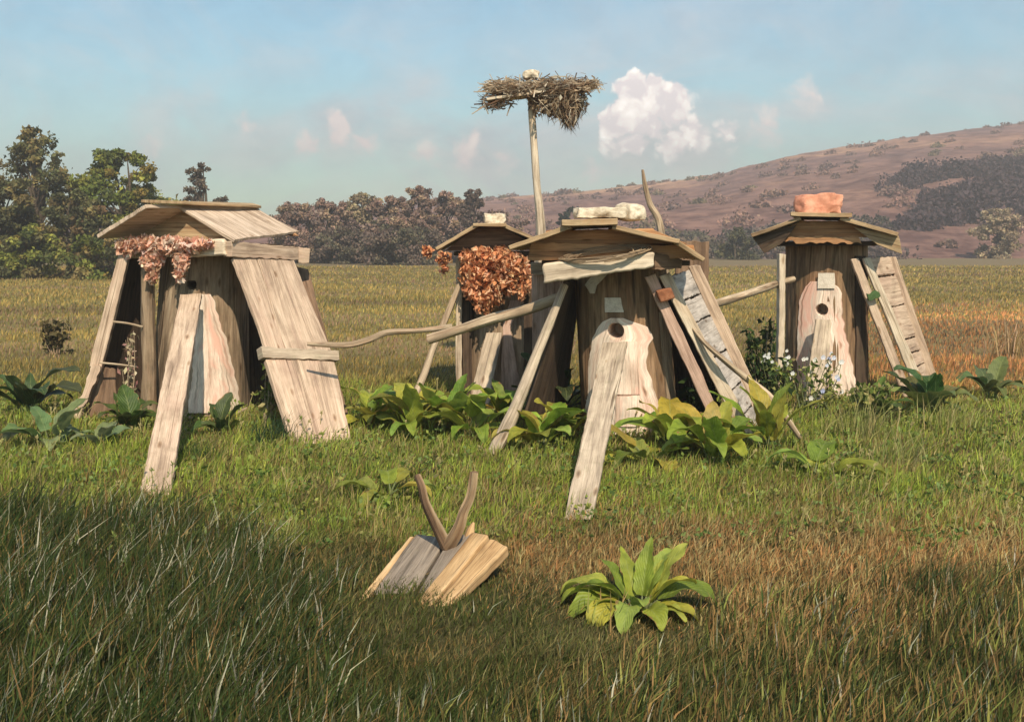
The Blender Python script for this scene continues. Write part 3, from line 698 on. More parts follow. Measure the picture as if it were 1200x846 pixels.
slab('side_board', [fb.Q(534, 304, -.40), fb.Q(541, 304, -.40), fb.Q(541, 474, -.40), fb.Q(534, 474, -.40)], .30, M['white'], hiveB)
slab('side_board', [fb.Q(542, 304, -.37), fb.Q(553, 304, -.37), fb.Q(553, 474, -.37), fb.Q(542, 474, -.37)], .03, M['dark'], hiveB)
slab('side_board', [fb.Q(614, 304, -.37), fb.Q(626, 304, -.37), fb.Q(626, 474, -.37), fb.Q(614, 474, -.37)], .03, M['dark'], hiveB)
rock('roof_stone', fb.Q(580, 257.0, -.5), (.10, .09, .05), M['cream'], 33, None, 'small cream stone block on the flat ridge of the small rear hive', 'stone', .8)
slab('leaning_plank', [P(570, 390, 9.36), P(588, 389, 9.36), P(573, 474, 9.0), P(548, 474, 9.0)], .035, M['grey'], None, 'short grey plank propped against the small rear hive', 'plank', 'planks propped in front of the hives')
tube('leaning_stake', [P(541, 325, 9.3), P(527, 362, 9.2), P(508, 408, 9.0), P(492, 450, 8.8), P(475, 488, 8.6)], [.024, .028, .030, .032, .036], M['branch'], None, 'bare crooked stick leaning outward from the left of the small rear hive', 'stick', seg=9, rough=.15)
# poles between hives
tube('resting_pole', [P(656, 349, 7.62), P(620, 362, 7.64), P(580, 373, 7.66), P(540, 386, 7.69), P(502, 398, 7.72)], [.040, .043, .042, .040, .040], M['branch'], None, 'thick peeled pole resting on the stake left of the centre hive, sawn end pointing left', 'pole', seg=12, rough=.1)
tube('resting_branch', [P(360, 403, 7.62), P(385, 404, 7.66), P(410, 404, 7.7), P(432, 398, 7.74), P(453, 390, 7.77), P(485, 388, 7.8), P(530, 383, 7.82)], [.014, .022, .024, .025, .023, .022, .024], M['branch'], None, 'thin crooked branch running from the leftmost hive toward the thick pole', 'branch', seg=9, rough=.18)

# ---- A : the left hive
cA = Vector(((238-600)/F*8.9, 8.9, 0))
hiveA = thing('log_beehive', 'leftmost large hive with a wide gabled roof and pale hewn trunk', 'beehive', cA, 'log beehives with board roofs')
LA = (Vector((cA.x, cA.y, -.05)), Vector((cA.x-.0, cA.y, 1.42)), .42, .37)
hp, hn = cyl_hit(224, 334, *LA, .0); holeA = (hp, hn, .034)
make_log(hiveA, 'log_body', M['barkgrey'], *LA, hole=holeA, seg=300, rings=150)
patch(hiveA, 'entrance_or_painted_sun_face', [(345, 233, 248), (370, 230, 256), (400, 228, 266), (440, 225, 275), (484, 220, 285)], LA, M['pale'])  # sunlit part of the trunk painted as a paler face
tube('binding_hoop', [P(214, 486, 8.38), P(232, 491, 8.36), P(255, 490, 8.36), P(275, 485, 8.40), P(289, 478, 8.55)], [.010]*5, M['branch'], hiveA, seg=7)
R0, R1 = P(168, 238, 8.2), P(304, 243, 9.36)
RL = R1+Vector((-.866, .5, 0))*.588; RL.z = 1.58
slab('roof_panel', [P(114, 275, 8.49), P(170, 239, 8.2), R1, RL], .035, M['rooftan'], hiveA, face=(0, 0, 1), swap=False)
slab('roof_panel', [P(208, 242, 8.53), P(302, 245, 9.34), P(351, 271, 9.1), P(274, 280, 8.2)], .03, M['rooftan'], hiveA, face=(0, 0, 1), swap=False)
slab('ridge_board', [P(166, 235, 8.2), P(214, 236, 8.4), P(306, 241, 9.3), P(296, 238.5, 9.46)], .025, M['roof'], hiveA, face=(0, 0, 1))
# front gable triangle facing left-front, darker wood chosen for its overhang shade
slab('gable_board', [P(206, 246, 8.66), P(214, 246, 8.62), P(270, 284, 8.34), P(148, 279, 8.85)], .03, M['roof'], hiveA, swap=True)
slab('gable_board', [P(296, 248, 9.3), P(302, 248, 9.26), P(348, 276, 9.0), P(262, 276, 9.5)], .03, M['gable'], hiveA, swap=True)
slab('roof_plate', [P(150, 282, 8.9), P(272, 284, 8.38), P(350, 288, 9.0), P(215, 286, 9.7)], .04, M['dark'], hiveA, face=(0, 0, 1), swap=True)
slab('side_beam', [P(272, 283, 8.22), P(350, 290, 8.98), P(351, 305, 8.98), P(272, 301, 8.22)], .10, M['plank'], hiveA, swap=True, edge=.01)
slab('beam_end', [P(348, 288, 9.02), P(363, 292, 9.05), P(362, 309, 9.05), P(348, 309, 9.02)], .10, M['plank'], hiveA, swap=True)
slab('hewn_beam', [P(134, 287, 8.62), P(262, 280, 8.22), P(265, 300, 8.22), P(136, 304, 8.62)], .13, M['white'], hiveA, swap=True, edge=.014, warp=.012, bevel=.015)
slab('leaning_plank', [P(211, 345, 8.38), P(236, 344, 8.38), P(198, 584, 5.80), P(163, 582, 5.80)], .035, M['plank'], None, 'long pinkish plank propped in front of the leftmost hive', 'plank', 'planks propped in front of the hives', warp=.004)
tube('upright_stake', [P(173, 305, 8.55), P(173, 360, 8.52), P(175, 420, 8.5), P(175, 486, 8.5)], [.055, .06, .062, .065], M['barkgrey'], None, 'round bark-covered post standing left of the pale trunk under the pink leaves', 'post', seg=14, rough=.15)
slab('leaning_board', [P(137, 302, 8.5), P(150, 300, 8.5), P(119, 432, 8.45), P(104, 430, 8.45)], .05, M['plank'], None, 'upper slat leaning outward at the far left of the leftmost hive', 'board', 'outer slats at the left of the leftmost hive')
slab('leaning_board', [P(106, 427, 8.40), P(118, 430, 8.40), P(96, 490, 8.33), P(82, 491, 8.33)], .05, M['plank'], None, 'lower slat with ragged inner edge at the far left of the leftmost hive', 'board', 'outer slats at the left of the leftmost hive', edge=.015)
slab('leaning_board', [P(146, 300, 8.7), P(176, 305, 9.2), P(168, 478, 9.05), P(110, 482, 8.62)], .03, M['dark'], None, 'broad board with shade-dark colour inside the left side of the leftmost hive', 'board')  # shade under the roof put into the board's dark colour
slab('leaning_board', [P(117, 430, 8.52), P(135, 432, 8.52), P(137, 488, 8.46), P(96, 490, 8.46)], .03, M['brown'], None, 'short tan board low at the left foot of the leftmost hive', 'board')
tube('cross_stick', [P(133, 377, 8.42), P(150, 379, 8.4), P(167, 383, 8.44)], [.009]*3, M['branch'], None, 'upper short thin stick across the dark left side of the leftmost hive', 'stick', seg=6)
tube('cross_stick', [P(117, 425, 8.36), P(138, 427, 8.38), P(160, 430, 8.42)], [.009]*3, M['branch'], None, 'lower short thin stick across the dark left side of the leftmost hive', 'stick', seg=6)
# right panels of A: two planks above, batten, wide board below
def lerpc(a, b, t): return Vector(a).lerp(Vector(b), t)
TLa, TRa, BRa, BLa = P(273, 302, 8.28), P(345, 305, 8.92), P(388, 411, 8.32), P(312, 409, 7.84)
slab('leaning_board', [TLa, lerpc(TLa, TRa, .36), lerpc(BLa, BRa, .27), BLa], .03, M['plank'], None, 'narrow left one of the two upper planks on the right side of the leftmost hive', 'plank', 'planks cladding the right side of the leftmost hive')
slab('leaning_board', [lerpc(TLa, TRa, .38), TRa, BRa, lerpc(BLa, BRa, .29)], .03, M['plank'], None, 'wide right one of the two upper planks on the right side of the leftmost hive', 'plank', 'planks cladding the right side of the leftmost hive')
slab('leaning_board', [P(311, 420, 7.70), P(392, 423, 8.10), P(413, 519, 7.38), P(344, 522, 7.24)], .04, M['plank'], None, 'broad lower board below the batten on the right side of the leftmost hive', 'board')
slab('batten', [P(306, 406, 7.70), P(397, 411, 8.16), P(398, 422, 8.12), P(308, 419, 7.67)], .10, M['grey'], None, 'horizontal batten across the clad right side of the leftmost hive', 'batten', swap=True)
slab('leaning_board', [P(276, 300, 9.3), P(322, 300, 9.4), P(350, 478, 9.0), P(285, 478, 9.0)], .03, M['dark'], None, 'inner board dark as painted shade between the pale trunk and the clad side', 'board')  # added dark to stand for the shade behind the cladding
slab('leaning_board', [P(330, 308, 9.35), P(361, 316, 9.3), P(412, 500, 8.1), P(372, 500, 8.1)], .03, M['brown'], None, 'dark brown outer board showing right of the clad side of the leftmost hive', 'board')

# ------------------------------------------------------------------ nest on its pole
root = thing('nest_pole', 'tall pale pole carrying a ragged straw platform against the sky', 'nest pole', Vector((P(636, 435, 11.5).x, 11.5, 0)))
YN = 11.5
tube('pole', [Vector((P(636, 435, YN).x, YN, -.05)), P(634, 277, YN), P(629, 215, YN), P(625, 160, YN), P(622, 112, YN)], [.062, .055, .045, .042, .038], M['white'], root, seg=12, rough=.12)
slab('platform', [P(570, 115, YN-.25), P(640, 105, YN-.25), P(640, 105, YN+.28)+Vector((0, 0, -.05)), P(572, 114, YN+.28)+Vector((0, 0, -.05))], .03, M['white'], root, face=(0, 0, 1), swap=True)
geos_c, geos_k = [], []
def straws(n, cpx, cpy, wpx, hpx, L, cols, hang=0, up=0):
    Vv, Ff, Cc = [], [], []
    for k in range(n):
        a = RNG.uniform(0, 6.28); rr = math.sqrt(RNG.random())
        c0 = P(cpx+wpx*rr*math.cos(a), cpy+hpx*RNG.normal()*.45, YN+.30*rr*math.sin(a))
        d = Vector((RNG.normal(), RNG.normal()*.7, RNG.normal()*.35-hang+up)).normalized()
        ln = L*RNG.uniform(.4, 1.2); s = d.cross(Vector((RNG.normal(), RNG.normal(), RNG.normal()))).normalized()*RNG.uniform(.004, .009)
        m = c0+Vector((RNG.normal(), RNG.normal(), RNG.normal()))*ln*.12; b = len(Vv)
        p0_, p2_ = c0-d*ln*.5, c0+d*ln*.5+Vector((0, 0, -hang*.05))
        Vv += [p0_-s, p0_+s, m+s, m-s, p2_]
        Ff += [(b, b+1, b+2, b+3), (b+3, b+2, b+4)]
        cc = np.array(cols[RNG.integers(len(cols))])*RNG.uniform(.6, 1.2); Cc += [cc]*5
    return Vv, Ff, Cc
hay = [(.55, .42, .28), (.40, .29, .18), (.28, .18, .11), (.66, .55, .40)]
dk = [(.16, .09, .055), (.10, .06, .04), (.33, .22, .14), (.55, .47, .36)]
allg = [straws(1000, 604, 103, 34, 5.5, .28, hay+[(.6, .5, .38)]), straws(260, 606, 111, 34, 5, .2, dk),
        straws(1300, 652, 104, 34, 11, .20, hay+dk), straws(800, 664, 122, 20, 14, .2, dk+hay, hang=.9),
        straws(260, 640, 120, 16, 12, .18, dk+hay, hang=.7), straws(260, 668, 138, 9, 10, .16, dk, hang=1.2), straws(200, 688, 100, 14, 6, .22, hay),
        straws(120, 580, 120, 16, 8, .25, dk)]
Vv, Ff, Cc = [], [], []
for v, f, c in allg:
    b = len(Vv); Vv += v; Ff += [tuple(i+b for i in q) for q in f]; Cc += c
Vn = np.array([tuple(v) for v in Vv]); flat = np.array([i for q in Ff for i in q]); lt = np.array([len(q) for q in Ff])
npmesh('straw', Vn, flat, lt, np.array(Cc), M['drym'], parent=root)
gt = []
for (a_, b_) in (((590, 112), (555, 108)), ((585, 118), (553, 134)), ((600, 122), (594, 136)), ((588, 105), (562, 99)), ((680, 100), (701, 94)), ((655, 120), (666, 148)), ((648, 118), (652, 136)), ((582, 121), (568, 127))):
    gt.append(tube_geo([P(*a_, YN-.1), P((a_[0]+b_[0])/2, (a_[1]+b_[1])/2-2, YN-.14), P(*b_, YN-.18)], [.012, .009, .005], 6, .1, 3))
for V, UV, Fc in gt: build('twig', V, Fc, M['branch'], UV, root)
# hanging clumps of dried leaves in the nest
C = np.array([tuple(P(650+RNG.normal()*16, 110+abs(RNG.normal())*13, YN+RNG.normal()*.12)) for _ in range(420)]); C = C[(C[:, 0] > P(618, 1, YN).x) & (C[:, 0] < P(690, 1, YN).x) & (C[:, 2] > P(1, 138, YN).z)]; C = np.tile(C, (2, 1))[:360]+RNG.normal(size=(360, 3))*.01
Vv, Fi, lt, cc = leaf_cards(C, RNG.uniform(.03, .06, 360), jitter_cols(np.array([dk+hay][0])[RNG.integers(8, size=360)], 360), droop=(0, 0, -1.2))
npmesh('dried_leaves', Vv, Fi, lt, cc, M['drym'], parent=root)
rock('nest_stone', P(622.5, 88, YN), (.095, .09, .055), M['cream'], 41, None, 'small white stone weighing down the straw platform on the pole', 'stone', .5)

# ------------------------------------------------------------------ dried leaf bunches
def bunch(label, cells, n, Yc, yd, cols, size, stems=True, name='dried_leaf_bunch'):
    """cells: (px, py, rx, ry, weight) ellipses"""
    w = np.array([c[4] for c in cells], float); w /= w.sum(); C = []
    for k in range(n):
        c = cells[RNG.choice(len(cells), p=w)]; a = RNG.uniform(0, 6.28); r = math.sqrt(RNG.random())
        C.append(tuple(P(c[0]+c[2]*r*math.cos(a), c[1]+c[3]*r*math.sin(a), (Yc if np.isscalar(Yc) else np.interp(c[0], Yc[0], Yc[1]))-yd*RNG.random()*math.sqrt(1-r*r*.8))))
    C = np.array(C); tone = .75+.5*fbm(C[:, 0], C[:, 2], 14, 4)
    K = jitter_cols(np.array(cols)[RNG.integers(len(cols), size=n)]*tone[:, None], n, .25, .06)
    V, Fi, lt, cc = leaf_cards(C, RNG.uniform(.4, 1.45, n)*size, K, droop=(0, -.2, -.9), aspect=1.45, crumple=.5)
    o = npmesh(name, V, Fi, lt, cc, M['drym'], loc=tuple(P(cells[0][0], cells[0][1], Yc if np.isscalar(Yc) else Yc[1][0])))
    return setp(o, label, 'dried leaves', 'bunches of dried leaves hung on the hives')
PK = [(.84, .52, .38), (.88, .64, .50), (.74, .38, .26), (.60, .36, .23), (.90, .72, .58)]
OR = [(.80, .38, .18), (.86, .46, .25), (.62, .26, .12), (.88, .58, .36), (.36, .16, .08)]
bunch('bunch of pink and tan dried leaves drooping over the front beam of the leftmost hive', [(150, 290, 14, 11, 1.3), (172, 286, 18, 9, 2), (178, 305, 14, 13, 1.6), (200, 288, 18, 11, 2), (222, 288, 16, 8, 1.2), (213, 305, 9, 12, 1.1), (210, 320, 6, 10, .6), (178, 322, 6, 10, .5), (240, 286, 12, 5, .5)], 1700, ([140, 260], [8.58, 8.2]), .12, PK, .044)
bunch('large mass of rusty orange dried leaves on the front of the small rear hive', [(578, 303, 26, 13, 2.0), (552, 318, 14, 19, 1.5), (602, 312, 20, 15, 2), (578, 324, 30, 18, 2.2), (551, 338, 8, 15, .7), (572, 350, 8, 17, .8), (560, 352, 5, 14, .4), (583, 346, 6, 12, .4), (597, 335, 10, 12, .5), (616, 326, 8, 18, .7), (590, 296, 10, 8, .4), (564, 297, 14, 7, .6), (545, 300, 7, 7, .25), (612, 342, 6, 10, .3), (570, 362, 4, 8, .15)], 3600, 9.33, .24, OR, .040)
bunch('tiny dark red dried bunch at the outer left eave tip of the small hive', [(502, 295, 6, 6, 1)], 46, 9.15, .06, OR+[(.2, .06, .04)], .045)
bunch('small brown dried bunch hanging from the left eave of the small hive', [(521, 303, 8, 8, 1), (520, 314, 4, 8, .7)], 90, 9.1, .06, OR+[(.16, .08, .06)], .045)
# dead stalks inside left hive
def stalks(label, px0, px1, py0, py1, Y, n, cols, nleaf, lsize, name='dry_stalks', cat='plant', flowers=None, hang=False, bend=.25):
    x0 = (px0+px1)/2; root = thing(name, label, cat, Vector((P(x0, py1, Y).x, Y, 0))); geos = []; C = []; tips = []
    for k in range(n):
        bx_ = RNG.uniform(px0, px1)*.5+x0*.5; tx = RNG.uniform(px0, px1); ty = py0+abs(RNG.normal())*(py1-py0)*.3
        b0 = P(bx_, py1, Y+RNG.uniform(-.08, .08)); b0.z = 0; t0_ = P(tx, ty, Y+RNG.uniform(-.15, .1)); m = b0.lerp(t0_, .5)+Vector((RNG.normal()*.02, 0, .02))
        geos.append(tube_geo([b0, m, t0_], [.005, .004, .002], 5, .1, 4)); tips.append(t0_)
        for q in range(nleaf):
            tt = RNG.uniform(.25, 1); p = b0.lerp(m, tt*2) if tt < .5 else m.lerp(t0_, tt*2-1)
            C.append(tuple(p+Vector((RNG.normal(), RNG.normal(), RNG.normal()*.6))*lsize*.6))
    V, UV, Fc = join_geo(geos); build('stems', V, Fc, M['branch'] if not flowers else M['greenstem'], UV, root)
    C = np.array(C); Vv, Fi, lt, cc = leaf_cards(C, RNG.uniform(.6, 1.3, len(C))*lsize, jitter_cols(np.array(cols)[RNG.integers(len(cols), size=len(C))], len(C)), aspect=1.9, droop=(0, 0, .5))
    npmesh('leaves', Vv, Fi, lt, cc, M['treem'], parent=root)
    if flowers:
        for tp in tips:
            FV, FF = [], []; r = RNG.uniform(.012, .02)
            for q in range(6):
                a_ = q*math.pi/3; dd = Vector((math.cos(a_), -.5+.2*math.sin(a_*2), math.sin(a_))).normalized(); sd2 = Vector((-math.sin(a_), 0, math.cos(a_)))
                FV += [tp+dd*r+sd2*r*.45, tp+dd*r*1.35, tp+dd*r-sd2*r*.45]; FF.append((0, 1+q*3, 2+q*3)); FF.append((0, 2+q*3, 3+q*3))
            FV = [tp]+FV; fc_ = np.array(flowers[RNG.integers(len(flowers))])
            npmesh('flower', np.array([tuple(v) for v in FV]), np.array(FF).ravel(), np.full(len(FF), 3), np.tile(fc_, (len(FV), 1)), M['drym'], parent=root)
    return root
t = NT('green_stem'); b = t.n('BsdfPrincipled'); b.inputs['Base Color'].default_value = (.10, .13, .04, 1); b.inputs['Roughness'].default_value = .7
n1 = t.n('TexNoise', i_Scale=30); c = t.ramp(n1.outputs[0], [(.3, (.07, .09, .03)), (.7, (.17, .19, .07))]); t.l(c, b.inputs['Base Color']); t.l(b.outputs[0], t.out.inputs[0]); M['greenstem'] = t.m
stalks('dried seedy stalks standing inside the open left side of the leftmost hive', 142, 166, 383, 486, 8.45, 9, [(.42, .36, .22), (.30, .26, .15), (.5, .42, .28), (.35, .18, .16)], 14, .028)
BG = [(0.135, 0.176, 0.041), (0.203, 0.23, 0.061), (0.095, 0.135, 0.034), (0.27, 0.27, 0.081)]
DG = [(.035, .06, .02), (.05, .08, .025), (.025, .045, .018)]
stalks('flowering herb with white and blue blossoms before the base of the right hive', 918, 992, 412, 500, 8.75, 22, BG+[(.30, .30, .09), (.36, .32, .12)], 8, .036, 'flowering_herb', 'plant', [(.85, .85, .82), (.75, .78, .88), (.9, .88, .8), (.5, .55, .8)])
stalks('white flowered herb at the left foot of the right hive', 892, 926, 410, 478, 9.15, 16, DG+BG, 11, .042, 'flowering_herb', 'plant', [(.85, .85, .82), (.9, .88, .8)])
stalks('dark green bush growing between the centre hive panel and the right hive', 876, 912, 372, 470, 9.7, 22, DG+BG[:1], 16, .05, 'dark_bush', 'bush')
stalks('tangled yellow-green herb in front of the feet of the right hive rails', 1000, 1050, 446, 510, 8.35, 26, BG+[(.3, .25, .1)], 14, .05, 'wild_herb', 'plant')
stalks('sprig of small weeds before the foot of the centre plank', 668, 690, 556, 606, 6.3, 7, BG, 7, .035, 'weed', 'plant')
stalks('dark weed tuft in the field left of the leftmost hive', 48, 84, 372, 416, 13.2, 16, [(.05, .045, .02), (.09, .07, .03)], 12, .06, 'field_weed', 'plant')
stalks('wiry dry weeds growing by the clad board at the right of the pale trunk', 300, 326, 425, 492, 8.1, 10, BG+[(.3, .26, .12)], 12, .04, 'wild_herb', 'plant')
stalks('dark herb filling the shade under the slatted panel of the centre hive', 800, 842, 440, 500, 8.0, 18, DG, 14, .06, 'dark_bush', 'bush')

# ------------------------------------------------------------------ broad leaved plants
def big_leaf(base, az, length, width, el0, curl, col, fold=.25, wavy=.06, stalk=.35, sd=0, twist=0.0):
    """returns verts, faces, colours, uv of one leaf with petiole"""
    nL, nW = 15, 8; V, Fc, C, UV = [], [], [], []
    pos = Vector(base); el = el0; dirh = Vector((math.cos(az), math.sin(az), 0)); side = Vector((-math.sin(az), math.cos(az), 0))
    st = length*stalk/5; path = [pos.copy()]
    for k in range(5):
        pos = pos+(dirh*math.cos(el)+Vector((0, 0, math.sin(el))))*st; el -= curl*.04; path.append(pos.copy())
    V0, U0, F0 = tube_geo(path, [.007, .006, .006, .005, .005, .004], 5, .05, 2)
    stem = (V0, F0)
    step = length/nL
    for i in range(nL+1):
        s = i/nL
        w = width*.5*(math.sin(math.pi*min(1, s*.93+.05)**.72)**.75)*(1 if s < .97 else .45)
        n = dirh*-math.sin(el)+Vector((0, 0, math.cos(el)))
        sd_ = (side*math.cos(twist*s)+n*math.sin(twist*s))
        for j in range(nW+1):
            u = j/nW*2-1
            wv = wavy*length*(abs(u)**1.6)*math.sin(s*13+sd+(2 if u > 0 else 0))*.45
            edge = 1+.07*math.sin(s*31+sd*3+u)
            p = pos+sd_*(w*u*edge)+n*(fold*w*abs(u)+wv)
            p += Vector((nz(p, 14, sd), nz(p, 14, sd+3), nz(p, 14, sd+6)))*.006
            V.append(p); k = 1+.25*nz(p, 9, sd); C.append(tuple(np.clip(np.array(col)*k*(1.12 if abs(u) > .85 else 1), 0, 1))); UV.append((u, s))
        pos = pos+(dirh*math.cos(el)+Vector((0, 0, math.sin(el))))*step; el -= curl/nL*(.5+1.2*s)
    W = nW+1
    for i in range(nL):
        for j in range(nW): a = i*W+j; Fc.append((a, a+1, a+W+1, a+W))
    return V, Fc, C, UV, stem
def leafy(name, label, leaves, group=None, base=None):
    """leaves: list of dict args"""
    V, Fc, C, UV = [], [], [], []; SV, SF = [], []
    for d in leaves:
        v, f, c, u, (s1, s2) = big_leaf(**d); b = len(V); V += v; Fc += [tuple(i+b for i in q) for q in f]; C += c; UV += u
        b = len(SV); SV += s1; SF += [tuple(i+b for i in q) for q in s2]
    b0 = base if base is not None else leaves[0]['base']; root = thing(name, label, 'plant', Vector(b0), group)
    Vn = np.array([tuple(v) for v in V])
    npmesh('leaves', Vn, np.array(Fc).ravel(), np.full(len(Fc), 4), np.array(C), M['leafm'], uv=np.array(UV), parent=root, smooth=True)
    build('leaf_stalks', SV, SF, M['greenstem'], None, root)
    return root
LG = [(0.304, 0.339, 0.044), (0.224, 0.276, 0.034), (0.364, 0.378, 0.064), (0.162, 0.215, 0.027), (0.385, 0.349, 0.048), (0.274, 0.339, 0.064)]
def rosette(name, label, px, py, n, L, W, el=(.85, 1.45), seed=0, cols=LG, azr=(0, 6.28), spread=.05, curl=(.5, 2.1), dy=0):
    n = int(n*1.4); L *= 1.22; el = (min(el[0]+.12, 1.2), el[1]+.03)
    rn = random.Random(seed); Y = GY(py)+dy; b0 = Vector(((px-600)/F*Y, Y, -.01)); ls = []
    for k in range(n):
        az = azr[0]+(azr[1]-azr[0])*(k+rn.random()*.7)/n; e = rn.uniform(*el); sz = rn.uniform(.7, 1.1)
        ls.append(dict(base=b0+Vector((rn.uniform(-1, 1)*spread, rn.uniform(-1, 1)*spread*.7, 0)), az=az, length=L*sz, width=W*sz*rn.uniform(.8, 1.1), el0=e,
                       curl=rn.uniform(*curl), col=tuple(x*rn.uniform(.8, 1.15) for x in rn.choice(cols)), fold=rn.uniform(.1, .45), wavy=rn.uniform(.03, .09), stalk=rn.uniform(.2, .55), sd=rn.random()*20, twist=rn.uniform(-.5, .5)))
    return leafy(name, label, ls, 'broad leaved plants', b0)
# hero plant in the foreground
hero = []; hb = P(748, 716, GY(716)); hb.z = -.01
spec = [(math.radians(q[0]), *q[1:]) for q in [(178, .37, .12, .95, 2.3), (200, .31, .11, .8, 1.9), (162, .33, .12, .95, 1.8), (138, .24, .09, 1.25, .9),
        (222, .30, .11, .95, 2.4), (250, .26, .11, 1.0, 2.0), (285, .22, .10, .9, 1.7), (62, .27, .085, 1.35, .5), (25, .31, .10, 1.15, .6), (5, .33, .11, .95, 1.9), (-25, .25, .10, .8, 1.9),
        (45, .27, .09, 1.25, .9), (105, .25, .08, 1.3, .8), (212, .2, .08, .6, 1.2), (318, .2, .08, .8, 1.4), (190, .27, .09, 1.2, 1.6), (-5, .24, .09, 1.2, 1.3), (270, .18, .09, 1.2, 1.3)]]
for k, (az, L, W, el, cu) in enumerate(spec):
    hero.append(dict(base=hb+Vector((math.cos(az)*.03, math.sin(az)*.03, 0)), az=az, length=L*.90, width=W*1.02, el0=el, curl=cu, col=tuple(x*1.12 for x in LG[k % 6]), fold=random.uniform(.15, .55), wavy=.07, stalk=.25, sd=k*1.7, twist=[.4, -.3, 0][k % 3]))
leafy('broadleaf_plant', 'large upright broad-leaved plant alone in the foreground grass', hero, 'broad leaved plants', hb)
rosette('broadleaf_plant', 'broad-leaved plant at the foot of the long clad board of the leftmost hive', 436, 505, 9, .30, .16, seed=1)
rosette('broadleaf_plant', 'broad-leaved plant under the thin crooked branch, before the leaning stick', 478, 512, 10, .32, .16, seed=2)
rosette('broadleaf_plant', 'tall broad-leaved plant right in front of the small rear hive stick foot', 520, 508, 11, .34, .17, seed=3, el=(.9, 1.45))
rosette('broadleaf_plant', 'drooping broad-leaved plant before the small rear hive plank', 556, 516, 9, .30, .16, seed=4)
rosette('broadleaf_plant', 'upright broad-leaved plant between the small hive and the knobbly stake', 592, 500, 9, .30, .15, seed=5, el=(.9, 1.4))
rosette('broadleaf_plant', 'shaded broad-leaved plant right of the knobbly stake foot', 632, 528, 9, .28, .17, seed=6, cols=LG)
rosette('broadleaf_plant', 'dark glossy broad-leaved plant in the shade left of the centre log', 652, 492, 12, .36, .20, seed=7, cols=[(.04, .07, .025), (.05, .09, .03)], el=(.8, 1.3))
rosette('broadleaf_plant', 'low broad-leaved plant between the knobbly stake and the centre plank', 655, 520, 9, .26, .16, seed=8)
rosette('broadleaf_plant', 'large bright plant at the right foot of the centre log', 792, 530, 12, .36, .18, seed=9)
rosette('broadleaf_plant', 'plant with a yellow drooping leaf before the feet of the centre rails', 838, 545, 10, .34, .17, seed=10, cols=LG+[(.38, .31, .07)])
rosette('broadleaf_plant', 'low spreading plant just right of the centre plank', 764, 545, 8, .27, .15, seed=11, el=(.3, .9))
rosette('broadleaf_plant', 'upright broad leaves at the right foot of the slatted centre panel', 902, 532, 7, .36, .15, seed=12, el=(1.1, 1.5), curl=(.3, 1.0), cols=LG)
rosette('broadleaf_plant', 'single flat-leaved plant lying low in the grass right of the centre hive', 962, 562, 4, .30, .16, seed=13, el=(.7, 1.1), curl=(1.8, 2.4), azr=(-.4, 3.6))
rosette('broadleaf_plant', 'small broad-leaved plant above the forked wood piece', 455, 585, 6, .22, .11, seed=14, el=(.6, 1.2), curl=(1.5, 2.3))
rosette('broadleaf_plant', 'pale green broad-leaved plant in the grass at the far left', 62, 526, 7, .30, .16, seed=15, el=(.7, 1.2), cols=[(.22, .27, .13), (.16, .22, .09)])
rosette('broadleaf_plant', 'small pale plant at the foot of the outer left slats', 112, 526, 4, .22, .14, seed=16, el=(.7, 1.1), cols=[(.20, .25, .12)])
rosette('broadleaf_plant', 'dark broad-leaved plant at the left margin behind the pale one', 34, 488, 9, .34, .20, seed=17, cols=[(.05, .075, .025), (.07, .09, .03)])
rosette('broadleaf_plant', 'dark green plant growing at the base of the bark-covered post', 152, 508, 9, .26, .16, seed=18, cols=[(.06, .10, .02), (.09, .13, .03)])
rosette('broadleaf_plant', 'green plant at the foot of the pale trunk of the leftmost hive', 262, 512, 6, .20, .12, seed=19, cols=[(.07, .11, .03), (.11, .15, .04)])
rosette('broadleaf_plant', 'dark broad leaves at the foot of the right hive rails', 1090, 486, 9, .30, .18, seed=20, cols=[(.06, .10, .03), (.16, .17, .05)])
rosette('broadleaf_plant', 'small broad leaves in the meadow edge at the far right', 1160, 470, 7, .30, .16, seed=21, cols=[(.12, .15, .05), (.16, .18, .06)])
rosette('broadleaf_plant', 'broad leaves between the rails and the flowering herb of the right hive', 1030, 492, 8, .26, .15, seed=22, cols=[(.12, .17, .03), (.08, .12, .03)])

# ------------------------------------------------------------------ forked wood piece in the foreground
fp = P(500, 690, 4.2); fp.z = 0
root = thing('forked_wood_block', 'weathered split-wood slab with a forked branch stub lying in the foreground grass', 'wood piece', fp)
slab('grey_slab', [P(487, 625, 4.64), P(524, 628, 4.60), P(468, 722, 4.04), P(420, 712, 4.08)], .05, M['oldgrey'], root, face=(0, 0, 1), bevel=.008)
slab('grey_slab', [P(527, 629, 4.59), P(558, 624, 4.56), P(494, 716, 4.04), P(471, 723, 4.02)], .05, M['oldgrey'], root, face=(0, 0, 1), bevel=.008)
slab('split_plank', [P(552, 622, 4.55), P(572, 625, 4.47), P(494, 722, 3.96), P(470, 727, 3.95)], .045, M['orange'], root, face=(0, 0, 1), bevel=.008)
slab('split_plank', [P(574, 629, 4.42), P(594, 638, 4.34), P(512, 722, 3.96), P(491, 729, 3.92)], .05, M['orange'], root, face=(0, 0, 1), bevel=.008, ragged=.02)
slab('split_plank', [P(480, 626, 4.64), P(487, 626, 4.64), P(421, 713, 4.05), P(411, 711, 4.06)], .06, M['orange'], root, face=(0, 0, 1))
tube('fork_branch', [P(524, 642, 4.50), P(512, 618, 4.50), P(499, 590, 4.47), P(494, 570, 4.47), P(489, 557, 4.50)], [.030, .025, .019, .017, .015], M['forkbark'], root, seg=10, rough=.2)
